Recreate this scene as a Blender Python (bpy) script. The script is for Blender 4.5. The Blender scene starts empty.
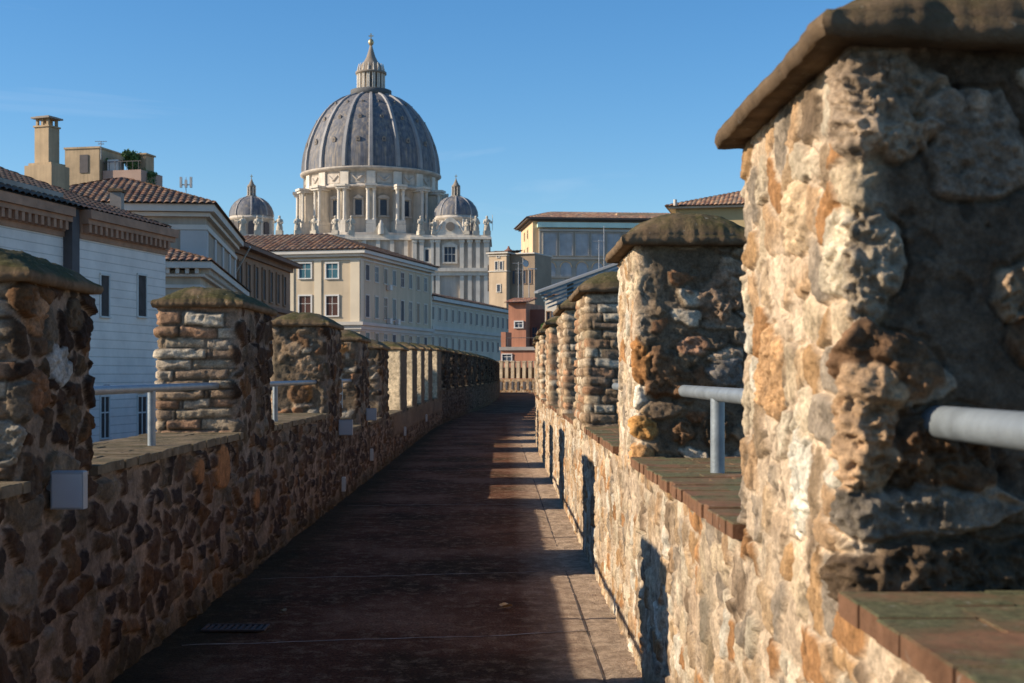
import bpy, bmesh, math, random
import numpy as np
from mathutils import Vector, Matrix

# ------------------------------------------------------------------ camera, sky, sun, exposure
scene = bpy.context.scene
EYE = 1.7
FPX = 1400.0
cam_d = bpy.data.cameras.new("camera")
cam = bpy.data.objects.new("camera", cam_d)
scene.collection.objects.link(cam)
cam.location = (0, 0, EYE)
cam.rotation_euler = (math.radians(90), 0, 0)
cam_d.sensor_width = 36
cam_d.lens = FPX / 1024 * 36
cam_d.shift_x = (512 - 502) / 1024
cam_d.shift_y = (374 - 341.5) / 1024
cam_d.clip_start = 0.05
cam_d.clip_end = 20000
cam_d.dof.use_dof = True
cam_d.dof.focus_distance = 13.0
cam_d.dof.aperture_fstop = 6.3
scene.camera = cam

SUN_EL = math.radians(25.3)
SUN_YAW = math.radians(7.5)            # how far the light swings forward of straight across the walkway
to_sun = Vector((-math.cos(SUN_YAW) * math.cos(SUN_EL), -math.sin(SUN_YAW) * math.cos(SUN_EL), math.sin(SUN_EL)))
world = bpy.data.worlds.new("World")
scene.world = world
world.use_nodes = True
wn = world.node_tree
wn.nodes.clear()
wo = wn.nodes.new('ShaderNodeOutputWorld')
wb = wn.nodes.new('ShaderNodeBackground')
sky = wn.nodes.new('ShaderNodeTexSky')
sky.sky_type = 'NISHITA'
sky.sun_disc = False
sky.sun_elevation = SUN_EL
sky.sun_rotation = math.atan2(to_sun.x, to_sun.y) % (2 * math.pi)
sky.air_density = 1.0
sky.dust_density = 0.3
sky.ozone_density = 4.2
sky.altitude = 50
wb.inputs['Strength'].default_value = 0.112
hs = wn.nodes.new('ShaderNodeHueSaturation')
hs.inputs['Saturation'].default_value = 1.22
hs.inputs['Value'].default_value = 1.0
wn.links.new(sky.outputs[0], hs.inputs['Color'])
# faint high cirrus wisps
tc = wn.nodes.new('ShaderNodeTexCoord')
mp = wn.nodes.new('ShaderNodeMapping')
mp.inputs['Location'].default_value = (.35, .1, .6)
mp.inputs['Scale'].default_value = (2.2, 2.2, 15)
mp.inputs['Rotation'].default_value = (0, math.radians(8), 0)
nz = wn.nodes.new('ShaderNodeTexNoise')
nz.inputs['Scale'].default_value = 1.7
nz.inputs['Detail'].default_value = 7
nz.inputs['Roughness'].default_value = 0.55
nz.inputs['Distortion'].default_value = 0.6
cr = wn.nodes.new('ShaderNodeMapRange')
cr.inputs['From Min'].default_value = 0.60
cr.inputs['From Max'].default_value = 0.85
cr.inputs['To Max'].default_value = 0.20
mx = wn.nodes.new('ShaderNodeMix')
mx.data_type = 'RGBA'
mx.inputs['B'].default_value = (5.5, 6, 6.8, 1)
wn.links.new(tc.outputs['Generated'], mp.inputs['Vector'])
wn.links.new(mp.outputs[0], nz.inputs['Vector'])
wn.links.new(nz.outputs[0], cr.inputs['Value'])
wn.links.new(cr.outputs[0], mx.inputs['Factor'])
wn.links.new(hs.outputs[0], mx.inputs['A'])
wn.links.new(mx.outputs['Result'], wb.inputs['Color'])
wn.links.new(wb.outputs[0], wo.inputs['Surface'])

sun_d = bpy.data.lights.new("sun", 'SUN')
sun_d.energy = 5.0  # W/m2
sun_d.angle = math.radians(0.53)
sun_d.color = (1.0, 0.86, 0.68)
sun = bpy.data.objects.new("sun", sun_d)
scene.collection.objects.link(sun)
sun.rotation_euler = to_sun.to_track_quat('Z', 'Y').to_euler()

vs = scene.view_settings
vs.view_transform = 'Standard'
vs.look = 'None'
vs.exposure = 0.50
vs.gamma = 1.0
vs.use_curve_mapping = False
scene.render.engine = 'CYCLES'
scene.render.resolution_x = 1024
scene.render.resolution_y = 683

COL = scene.collection
rnd = random.Random(7)
PI = math.pi

def at(x, y, Y):
    """metres across and up of the sight line through photo pixel (x, y) at distance Y"""
    return ((x - 502) * Y / FPX, EYE + (374 - y) * Y / FPX)

# ------------------------------------------------------------------ numpy noise
def _h(*a):
    r = np.zeros(np.broadcast(*a).shape, dtype=np.uint32) + np.uint32(0x9E3779B9)
    for i, x in enumerate(a):
        x = np.asarray(x).astype(np.int64).astype(np.uint32)
        r = (r ^ (x * np.uint32((0x85EBCA6B, 0xC2B2AE35, 0x27D4EB2F, 0x165667B1)[i % 4])))
        r = (r ^ (r >> np.uint32(15))) * np.uint32(0x2C1B3C6D)
        r = (r ^ (r >> np.uint32(12))) * np.uint32(0x297A2D39)
        r = r ^ (r >> np.uint32(15))
    return r.astype(np.float64) / 4294967295.0

def vnoise(x, y, z, seed=0):
    x, y, z = np.broadcast_arrays(x, y, z)
    xi, yi, zi = np.floor(x), np.floor(y), np.floor(z)
    fx, fy, fz = x - xi, y - yi, z - zi
    fx = fx * fx * (3 - 2 * fx); fy = fy * fy * (3 - 2 * fy); fz = fz * fz * (3 - 2 * fz)
    out = 0
    for a in (0, 1):
        for b in (0, 1):
            for c in (0, 1):
                w = (fx if a else 1 - fx) * (fy if b else 1 - fy) * (fz if c else 1 - fz)
                out = out + w * _h(xi + a, yi + b, zi + c, np.full(1, seed))
    return out * 2 - 1

def fbm(x, y, z, oct=4, seed=0, gain=0.5):
    s = 0; a = 1.0; t = 0
    for i in range(oct):
        s = s + a * vnoise(x * 2 ** i + i * 7.3, y * 2 ** i + i * 3.1, z * 2 ** i, seed + i * 17)
        t += a; a *= gain
    return s / t

def ss(x, a, b):
    t = np.clip((x - a) / (b - a), 0, 1)
    return t * t * (3 - 2 * t)

def stones(u, v, cu, cv, seed, warp=0.3):
    """irregular coursed rubble: returns edge distance (0 at joint) and three random numbers per stone"""
    rg = 0.10
    wu = u / cu + warp * vnoise(u / cu * 1.1, v / cv * 1.1, 0 * u, seed + 5) + rg * fbm(u * 17, v * 17, 0 * u + 5, 3, seed + 70, .6)
    wv = v / cv + warp * vnoise(u / cu * 1.1, v / cv * 1.1, 0 * u + 9, seed + 6) + rg * fbm(u * 17, v * 17, 0 * u + 8, 3, seed + 71, .6)
    iu, iv = np.floor(wu), np.floor(wv)
    F1 = np.full(u.shape, 9.0); F2 = np.full(u.shape, 9.0)
    I1 = np.zeros(u.shape); J1 = np.zeros(u.shape); GX = np.zeros(u.shape); GY = np.zeros(u.shape)
    for b in (-1, 0, 1):
        for a in (-1, 0, 1):
            ci, cj = iu + a, iv + b
            off = 0.5 * (np.mod(cj, 2))
            px_ = ci + 0.5 + 0.62 * (_h(ci, cj, np.full(1, seed)) - 0.5) + off - 0.25
            py_ = cj + 0.5 + 0.55 * (_h(ci, cj, np.full(1, seed + 1)) - 0.5)
            dx, dy = np.abs(wu - px_), np.abs(wv - py_)
            wgt = 0.72 + 0.6 * _h(ci, cj, np.full(1, seed + 2))
            d = (dx ** 2.6 + dy ** 2.6) ** (1 / 2.6) / (.5 + .5 * wgt)
            m1 = d < F1
            F2 = np.where(m1, F1, np.minimum(F2, d))
            I1 = np.where(m1, ci, I1); J1 = np.where(m1, cj, J1); GX = np.where(m1, wu - px_, GX); GY = np.where(m1, wv - py_, GY)
            F1 = np.where(m1, d, F1)
    e = F2 - F1
    a, b, c = _h(I1, J1, np.full(1, seed + 11)), _h(I1, J1, np.full(1, seed + 12)), _h(I1, J1, np.full(1, seed + 13))
    global TILT
    TILT = (a * 7.1 % 1 - .5) * GX + (b * 5.3 % 1 - .5) * GY * 1.4
    return e, a, b, c
TILT = 0

def craggy(u, v, seed, f=7.0):
    """broken-rock relief, ridged"""
    s = 0; a = 1.0; t = 0
    for i in range(5):
        s = s + a * (1 - 2.4 * np.abs(vnoise(u * f * 2 ** i + 3.3 * i, v * f * 2 ** i, 0 * u + i, seed + 7 * i)))
        t += a; a *= .58
    return s / t

def courses(u, v, seed, rh=0.088, bl=0.34):
    """rough flat courses of long stones"""
    v = v + 0.014 * vnoise(u * 3, v * 2, 0 * u, seed) + .006 * fbm(u * 20, v * 20, 0 * u, 3, seed + 1) + .03 * vnoise(v * 3, 0 * v, 0 * v, seed + 2)
    row = np.floor(v / rh)
    fv = v / rh - row
    L = bl * (0.6 + 0.9 * _h(row, np.full(1, seed)))
    uu = u / L + 3.7 * _h(row, np.full(1, seed + 1))
    cu_ = np.floor(uu); fu = uu - cu_
    cut = 0.25 * (_h(cu_, row, np.full(1, seed + 2)) - 0.5)
    e = np.minimum(np.minimum(fv, 1 - fv), np.minimum(np.abs(fu - np.clip(cut, 0, 1)), 1 - fu) * L / rh)
    e = e * 1.0
    return e, _h(cu_, row, np.full(1, seed + 3)), _h(cu_, row, np.full(1, seed + 4)), _h(cu_, row, np.full(1, seed + 5))

def pick(pal, r):
    pal = np.array(pal)
    i = np.clip((r * len(pal)).astype(int), 0, len(pal) - 1)
    return pal[i]

PAL_R = [(.45, .29, .16), (.38, .23, .11), (.52, .40, .26), (.60, .50, .36), (.40, .205, .085), (.30, .24, .175), (.62, .55, .43), (.34, .24, .145), (.23, .16, .10), (.48, .33, .19), (.56, .45, .31)]
MOR_R = (.57, .435, .30)
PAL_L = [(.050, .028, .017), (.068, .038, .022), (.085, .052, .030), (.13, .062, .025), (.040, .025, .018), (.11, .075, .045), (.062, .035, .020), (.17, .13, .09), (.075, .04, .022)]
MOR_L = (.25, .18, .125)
PAL_C = [(.36, .28, .19), (.28, .20, .13), (.42, .34, .25), (.24, .17, .115), (.34, .20, .12), (.48, .41, .31)]
MOR_C = (.15, .11, .075)

MFLAT = 243
def surf(u, v, style, seed, dist):
    """height (m) and colour of the masonry at (u, v)"""
    g = 0.010 * fbm(u * 2.2, v * 2.2, 0 * u, 3, seed + 90)
    fine = 0.009 * fbm(u * 22, v * 22, 0 * u + 2, 4, seed + 91, 0.65)
    if style == 'R':
        e, a, b, c = stones(u, v, 0.18, 0.135, seed, .42)
        body = ss(e, 0.02 + .15 * (b > .72), 0.17 + .12 * (b > .72))
        m = ss(e, 0.09, 0.17) * (0.15 + 0.85 * (b < .78)) * ss(fbm(u * 3, v * 3, 0 * u + 4, 2, seed + 8), -.55, -.2)
        h = body * (0.003 + 0.013 * c + .024 * TILT) * (0.3 + .7 * m) + 0.007 * craggy(u + 2 * a, v, seed + 92, 17) * (.45 + .55 * body * m) - .008 * (1 - body) * (c > .5)
        col = pick(PAL_R, a) * (0.82 + 0.36 * b)[..., None]
        mor = (np.array(MOR_R) * (.84 + .16 * ss(u, 7, 4))[..., None]) * (1 + 0.22 * fbm(u * 6, v * 6, 0 * u + 1, 3, seed + 4))[..., None]
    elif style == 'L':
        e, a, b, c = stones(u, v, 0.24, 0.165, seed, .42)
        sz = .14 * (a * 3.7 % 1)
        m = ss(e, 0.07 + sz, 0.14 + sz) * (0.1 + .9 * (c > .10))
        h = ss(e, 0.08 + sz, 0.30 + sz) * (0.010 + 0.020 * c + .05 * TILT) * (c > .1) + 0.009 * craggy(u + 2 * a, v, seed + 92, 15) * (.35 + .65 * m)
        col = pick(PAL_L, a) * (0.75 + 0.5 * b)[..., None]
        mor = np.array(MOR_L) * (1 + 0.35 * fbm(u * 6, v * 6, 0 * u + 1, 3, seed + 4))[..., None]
    elif style == 'C':
        e, a, b, c = courses(u, v, seed)
        m = ss(e, 0.05, 0.16)
        h = ss(e, 0.05, 0.15) * (0.008 + 0.036 * c) + 0.014 * craggy(u * .7 + 2 * a, v * 1.5, seed + 92, 7)
        col = pick(PAL_C, a) * (0.8 + 0.4 * b)[..., None]
        mor = np.array(MOR_C) * (1 + 0.3 * fbm(u * 6, v * 6, 0 * u + 1, 3, seed + 4))[..., None]
    elif style == 'P':      # weathered cream plaster
        n = fbm(u * 4, v * 4, 0 * u, 4, seed + 3)
        h = 0.006 * n
        m = np.zeros(u.shape)
        col = np.ones(u.shape + (3,))
        mor = np.array((.62, .49, .32)) * (1 + 0.18 * n)[..., None]
    else:                   # 'M' mortar face with scattered stones
        e, a, b, c = stones(u, v, 0.20, 0.115, seed, .40)
        keep = (c > (.84 if seed == MFLAT else .45)) * 1.0
        m = ss(e, 0.14, 0.2) * keep
        h = ss(e, 0.08, 0.24) * keep * (0.012 + 0.026 * b + .04 * TILT) + 0.008 * craggy(u, v, seed + 92, 15) * (.5 + .7 * keep) + .012 * fbm(u * 3, v * 3, 0 * u, 2, seed + 51)
        col = pick([(.26, .18, .11), (.34, .25, .17), (.42, .35, .26), (.28, .14, .07), (.20, .14, .09)], a) * (0.8 + 0.4 * b)[..., None]
        mor = np.array((.125, .088, .058) if seed == MFLAT else (.17, .125, .082)) * (1 + 0.3 * fbm(u * 5, v * 5, 0 * u + 1, 3, seed + 4))[..., None]
    c3 = col * m[..., None] + mor * (1 - m[..., None])
    c3 = c3 * (1 + 0.25 * fbm(u * 2.0, v * 1.5, 0 * u + 7, 3, seed + 44))[..., None]
    sp = fbm(u * 11, v * 11, 0 * u + 3, 4, seed + 46, .7)      # small weathering holes and stains
    hole = ss(sp, .22, .42)
    c3 = c3 * (1 - (.55 if style == 'R' else .35) * hole)[..., None]
    return h + g + fine - .008 * hole, np.clip(c3, 0.01, 0.85)

def tufa(h, c, U, V, lumps, seed):
    """spongy rocks that stand out of the masonry: list of (u, v, radius_u, radius_v, out, colour)"""
    for k, (cu, cv, ru, rv, out, colr) in enumerate(lumps):
        sel = (np.abs(U - cu) < ru * 1.9) & (np.abs(V - cv) < rv * 1.9)
        if not sel.any(): continue
        u, v = U[sel], V[sel]
        w = 0.75 * fbm(u * 6, v * 6, 0 * u + k, 4, seed + k, .6)
        r = np.sqrt(((u - cu) / ru) ** 2 + ((v - cv) / rv) ** 2) + w
        k1 = np.sqrt(np.clip(1 - r * r, 0, 1))
        pit = fbm(u * 22, v * 22, 0 * u + k, 3, seed + 30 + k, .7)
        pit2 = fbm(u * 9, v * 9, 0 * u + k, 2, seed + 60 + k)
        cg = craggy(u, v, seed + 5 * k, 14 + 9 * (k % 2))
        pe, pa, pb, pc = stones(u, v, .032, .027, seed + 300 + k, .5)
        crater = ss(pe, .05, .45) * (pc > .30)
        k2 = ss(k1, 0.15, .75)
        hh = out * .50 * k2 * (.75 + .5 * pit2) + k2 * (.013 * cg + .02 * pit - (.015 if k % 3 != 1 else .004) * crater + .015 * fbm(u * 40, v * 40, 0 * u, 3, seed + 9, .7))
        msk = ss(k1, 0.05, 0.45)
        h0 = h[sel]
        h[sel] = np.where(k1 > 0, np.maximum(h0, hh) * msk + h0 * (1 - msk), h0) - .015 * ss(np.abs(r - 1.05), .16, 0)
        cc = np.array(colr) * (1 + .45 * pit + .30 * pit2 + .30 * cg)[..., None]
        c[sel] = c[sel] * (1 - msk[..., None]) + np.clip(cc, .02, .8) * msk[..., None]
    return h, c

# ------------------------------------------------------------------ mesh helpers
def link(name, me, mat=None, parent=None):
    o = bpy.data.objects.new(name, me)
    COL.objects.link(o)
    if mat is not None:
        me.materials.append(mat)
    if parent is not None:
        o.parent = parent
    return o

def grid_obj(name, P, C, mat, parent=None, closed=False, extra=None, flip=False):
    """P: (n, m, 3) points, C: (n, m, 3) colours; extra: list of loose quads (4 x 3 coords)"""
    n, m, _ = P.shape
    idx = np.arange(n * m).reshape(n, m)
    a = idx if not closed else np.vstack([idx, idx[:1]])
    q = np.stack([a[:-1, :-1], a[1:, :-1], a[1:, 1:], a[:-1, 1:]], -1).reshape(-1, 4)
    if flip:
        q = q[:, ::-1]
    V = P.reshape(-1, 3)
    Cc = C.reshape(-1, 3)
    if extra:
        ev = np.array(extra, dtype=float).reshape(-1, 3)
        eq = np.arange(len(ev)).reshape(-1, 4) + len(V)
        V = np.vstack([V, ev]); q = np.vstack([q, eq])
        Cc = np.vstack([Cc, np.tile(Cc.mean(0), (len(ev), 1))])
    me = bpy.data.meshes.new(name)
    me.vertices.add(len(V)); me.vertices.foreach_set('co', V.astype(np.float32).ravel())
    me.loops.add(q.size); me.loops.foreach_set('vertex_index', q.astype(np.int32).ravel())
    me.polygons.add(len(q)); me.polygons.foreach_set('loop_start', np.arange(0, q.size, 4, dtype=np.int32))
    me.polygons.foreach_set('use_smooth', np.ones(len(q), dtype=bool))
    at_ = me.color_attributes.new('tone', 'FLOAT_COLOR', 'POINT')
    at_.data.foreach_set('color', np.hstack([Cc, np.ones((len(Cc), 1))]).astype(np.float32).ravel())
    me.update(calc_edges=True); me.validate()
    return link(name, me, mat, parent)

class MB:
    """collects boxes, prisms, tubes and turned shapes, links them as ONE mesh object"""
    def __init__(s):
        s.v = []; s.f = []; s.sm = []
    def add(s, vs_, fs, smooth=False):
        b = len(s.v)
        s.v += [tuple(p) for p in vs_]
        s.f += [tuple(b + i for i in f) for f in fs]
        s.sm += [smooth] * len(fs)
        return s
    def box(s, x0, x1, y0, y1, z0, z1, ch=0):
        if ch:
            v = []
            for (xa, xb, ya, yb, z) in ((x0, x1, y0, y1, z0), (x0, x1, y0, y1, z1 - ch), (x0 + ch, x1 - ch, y0 + ch, y1 - ch, z1)):
                v += [(xa, ya, z), (xb, ya, z), (xb, yb, z), (xa, yb, z)]
            f = [(3, 2, 1, 0), (8, 9, 10, 11)]
            for L in (0, 4):
                for i in range(4):
                    j = (i + 1) % 4
                    f.append((L + i, L + j, L + 4 + j, L + 4 + i))
            return s.add(v, f)
        v = [(x0, y0, z0), (x1, y0, z0), (x1, y1, z0), (x0, y1, z0), (x0, y0, z1), (x1, y0, z1), (x1, y1, z1), (x0, y1, z1)]
        return s.add(v, [(3, 2, 1, 0), (4, 5, 6, 7), (0, 1, 5, 4), (1, 2, 6, 5), (2, 3, 7, 6), (3, 0, 4, 7)])
    def fbox(s, fr, u0, u1, z0, z1, n0, n1):
        """box on a wall face fr = (origin, u direction, outward normal)"""
        o, u, n = fr
        def p(a, z, b):
            return (o[0] + u[0] * a + n[0] * b, o[1] + u[1] * a + n[1] * b, z)
        v = [p(u0, z0, n0), p(u1, z0, n0), p(u1, z0, n1), p(u0, z0, n1), p(u0, z1, n0), p(u1, z1, n0), p(u1, z1, n1), p(u0, z1, n1)]
        return s.add(v, [(3, 2, 1, 0), (4, 5, 6, 7), (0, 1, 5, 4), (1, 2, 6, 5), (2, 3, 7, 6), (3, 0, 4, 7)])
    def tube(s, p0, p1, r0, r1=None, n=16, cap=True):
        r1 = r0 if r1 is None else r1
        p0, p1 = Vector(p0), Vector(p1)
        d = (p1 - p0).normalized()
        a = d.orthogonal().normalized(); b = d.cross(a)
        v = []
        for p, r in ((p0, r0), (p1, r1)):
            for i in range(n):
                t = 2 * PI * i / n
                v.append(p + (a * math.cos(t) + b * math.sin(t)) * r)
        f = [(i, (i + 1) % n, n + (i + 1) % n, n + i) for i in range(n)]
        s.add(v, f, True)
        if cap:
            s.add(v[:n], [tuple(range(n))[::-1]]); s.add(v[n:], [tuple(range(n))])
        return s
    def lathe(s, prof, c=(0, 0), n=32, smooth=True, ph=0.0, sx=1, sy=1):
        v = []
        for r, z in prof:
            for i in range(n):
                t = 2 * PI * i / n + ph
                v.append((c[0] + r * math.cos(t) * sx, c[1] + r * math.sin(t) * sy, z))
        f = []
        for k in range(len(prof) - 1):
            for i in range(n):
                j = (i + 1) % n
                f.append((k * n + i, k * n + j, (k + 1) * n + j, (k + 1) * n + i))
        f.append(tuple(range((len(prof) - 1) * n, len(prof) * n)))
        return s.add(v, f, smooth)
    def prism(s, pts, d0, d1, axis='y'):
        """outline pts in (a, z) pushed from d0 to d1 along the axis"""
        n = len(pts)
        mk = (lambda a, z, d: (a, d, z)) if axis == 'y' else (lambda a, z, d: (d, a, z))
        v = [mk(a, z, d0) for a, z in pts] + [mk(a, z, d1) for a, z in pts]
        f = [tuple(range(n)), tuple(range(2 * n - 1, n - 1, -1))]
        f += [(i, n + i, n + (i + 1) % n, (i + 1) % n) for i in range(n)]
        return s.add(v, f)
    def build(s, name, mat, parent=None):
        me = bpy.data.meshes.new(name)
        me.from_pydata(s.v, [], s.f)
        me.polygons.foreach_set('use_smooth', s.sm)
        me.update()
        bm = bmesh.new(); bm.from_mesh(me)
        bmesh.ops.recalc_face_normals(bm, faces=bm.faces)
        bm.to_mesh(me); bm.free()
        return link(name, me, mat, parent)

def tag(o, label, cat, group=None):
    o['label'] = label; o['category'] = cat
    if group: o['group'] = group
    return o
def struct(o, kind='structure'):
    o['kind'] = kind
    return o
def thing(name, label, cat, loc=(0, 0, 0), rz=0, group=None):
    o = bpy.data.objects.new(name, None)
    o.empty_display_size = 0.2
    COL.objects.link(o)
    o.location = loc; o.rotation_euler = (0, 0, rz)
    return tag(o, label, cat, group)
def copy_tree(o, parent=None):
    c = o.copy(); COL.objects.link(c)
    if parent is not None: c.parent = parent
    for ch in list(o.children): copy_tree(ch, c)
    return c

# ------------------------------------------------------------------ materials
def newmat(name):
    m = bpy.data.materials.new(name); m.use_nodes = True
    nt = m.node_tree
    return m, nt, nt.nodes['Principled BSDF']
def nnode(nt, t, **kw):
    n = nt.nodes.new(t)
    for k, v in kw.items(): setattr(n, k, v)
    return n
def noise(nt, scale, detail=5, rough=.55, vec=None, dist=0):
    n = nnode(nt, 'ShaderNodeTexNoise')
    n.inputs['Scale'].default_value = scale; n.inputs['Detail'].default_value = detail
    n.inputs['Roughness'].default_value = rough; n.inputs['Distortion'].default_value = dist
    if vec is not None: nt.links.new(vec, n.inputs['Vector'])
    return n
def ramp(nt, fac, stops):
    r = nnode(nt, 'ShaderNodeValToRGB')
    e = r.color_ramp.elements
    while len(e) < len(stops): e.new(0.5)
    for i, (p, c) in enumerate(stops):
        e[i].position = p
        e[i].color = (c, c, c, 1) if not isinstance(c, tuple) else (*c, 1)
    nt.links.new(fac, r.inputs[0])
    return r
def mix(nt, fac, a, b, mode='MIX'):
    m = nnode(nt, 'ShaderNodeMix', data_type='RGBA', blend_type=mode)
    for k, s in (('Factor', fac), ('A', a), ('B', b)):
        if isinstance(s, (int, float)): m.inputs[k].default_value = s
        elif isinstance(s, tuple): m.inputs[k].default_value = (*s, 1)
        else: nt.links.new(s, m.inputs[k])
    return m.outputs['Result']
def coords(nt):
    return nnode(nt, 'ShaderNodeTexCoord').outputs['Object']

def plain(name, col, var=.25, scale=1.5, rough=.85, bump=0.0, bscale=30, metal=0, streak=0):
    m, nt, b = newmat(name)
    co = coords(nt)
    n1 = noise(nt, scale, 6, .6, co)
    r = ramp(nt, n1.outputs[0], [(.3, 1 - var), (.7, 1 + var)])
    c = mix(nt, 1.0, col, r.outputs[0], 'MULTIPLY')
    if streak:
        mpn = nnode(nt, 'ShaderNodeMapping'); mpn.inputs['Scale'].default_value = (3, 3, .25)
        nt.links.new(co, mpn.inputs[0])
        n2 = noise(nt, scale * 1.3, 4, .6, mpn.outputs[0])
        r2 = ramp(nt, n2.outputs[0], [(.35, 1 - streak), (.65, 1.0)])
        c = mix(nt, 1.0, c, r2.outputs[0], 'MULTIPLY')
    nt.links.new(c, b.inputs['Base Color'])
    b.inputs['Roughness'].default_value = rough; b.inputs['Metallic'].default_value = metal
    if bump:
        n3 = noise(nt, bscale, 5, .6, co)
        bp = nnode(nt, 'ShaderNodeBump'); bp.inputs['Strength'].default_value = bump; bp.inputs['Distance'].default_value = .02
        nt.links.new(n3.outputs[0], bp.inputs['Height']); nt.links.new(bp.outputs[0], b.inputs['Normal'])
    return m

def masonry_mat():
    m, nt, b = newmat('old_masonry')
    co = coords(nt)
    a = nnode(nt, 'ShaderNodeAttribute'); a.attribute_name = 'tone'
    n1 = noise(nt, 14, 8, .65, co)
    r = ramp(nt, n1.outputs[0], [(.28, .52), (.72, 1.42)])
    c = mix(nt, 1.0, a.outputs['Color'], r.outputs[0], 'MULTIPLY')
    n4 = noise(nt, 70, 5, .7, co)
    r4 = ramp(nt, n4.outputs[0], [(.3, .62), (.7, 1.3)])
    c = mix(nt, 1.0, c, r4.outputs[0], 'MULTIPLY')
    # lichen and damp, in patches
    n2 = noise(nt, 1.6, 7, .6, co)
    r2 = ramp(nt, n2.outputs[0], [(.58, 0.0), (.72, .40)])
    c = mix(nt, r2.outputs[0], c, (.13, .115, .07))
    nt.links.new(c, b.inputs['Base Color'])
    b.inputs['Roughness'].default_value = .95
    b.inputs['Specular IOR Level'].default_value = .2
    n3 = noise(nt, 55, 9, .72, co)
    n5 = noise(nt, 190, 3, .6, co)
    ad = nnode(nt, 'ShaderNodeMath', operation='MULTIPLY_ADD'); ad.inputs[1].default_value = .35
    nt.links.new(n5.outputs[0], ad.inputs[0]); nt.links.new(n3.outputs[0], ad.inputs[2])
    bp = nnode(nt, 'ShaderNodeBump'); bp.inputs['Strength'].default_value = .8; bp.inputs['Distance'].default_value = .014
    nt.links.new(ad.outputs[0], bp.inputs['Height']); nt.links.new(bp.outputs[0], b.inputs['Normal'])
    return m
M_STONE = masonry_mat()

def moss_mat(name, base, moss, amt, bscale=40):
    m, nt, b = newmat(name)
    co = coords(nt)
    n1 = noise(nt, 6, 8, .7, co)
    r1 = ramp(nt, n1.outputs[0], [(.3, .55), (.7, 1.45)])
    c = mix(nt, 1.0, base, r1.outputs[0], 'MULTIPLY')
    g = nnode(nt, 'ShaderNodeNewGeometry')
    sx = nnode(nt, 'ShaderNodeSeparateXYZ'); nt.links.new(g.outputs['Normal'], sx.inputs[0])
    up = ramp(nt, sx.outputs['Z'], [(.15, 0.0), (.7, 1.0)])
    n2 = noise(nt, 3.3, 8, .68, co)
    r2 = ramp(nt, n2.outputs[0], [(.62 - .35 * amt, 0.0), (.78 - .3 * amt, 1.0)])
    f = nnode(nt, 'ShaderNodeMath', operation='MULTIPLY'); nt.links.new(up.outputs[0], f.inputs[0]); nt.links.new(r2.outputs[0], f.inputs[1])
    n3 = noise(nt, 45, 5, .7, co)
    r3 = ramp(nt, n3.outputs[0], [(.3, .5), (.7, 1.5)])
    mc = mix(nt, 1.0, moss, r3.outputs[0], 'MULTIPLY')
    c = mix(nt, f.outputs[0], c, mc)
    n5 = noise(nt, 26, 6, .6, co)
    r5 = ramp(nt, n5.outputs[0], [(.64, 0.0), (.70, .5)])
    c = mix(nt, r5.outputs[0], c, (.36, .33, .26))
    nt.links.new(c, b.inputs['Base Color'])
    b.inputs['Roughness'].default_value = .97
    b.inputs['Specular IOR Level'].default_value = .15
    n4 = noise(nt, bscale, 8, .75, co)
    bp = nnode(nt, 'ShaderNodeBump'); bp.inputs['Strength'].default_value = .9; bp.inputs['Distance'].default_value = .02
    nt.links.new(n4.outputs[0], bp.inputs['Height']); nt.links.new(bp.outputs[0], b.inputs['Normal'])
    return m
M_CAP = moss_mat('mossy_cap', (.175, .118, .07), (.075, .066, .026), .80, 28)
M_COPE = moss_mat('coping_brick', (.21, .11, .062), (.13, .125, .065), .66)
M_COPE_L = moss_mat('dirty_coping', (.20, .15, .095), (.10, .085, .05), .6)

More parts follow.
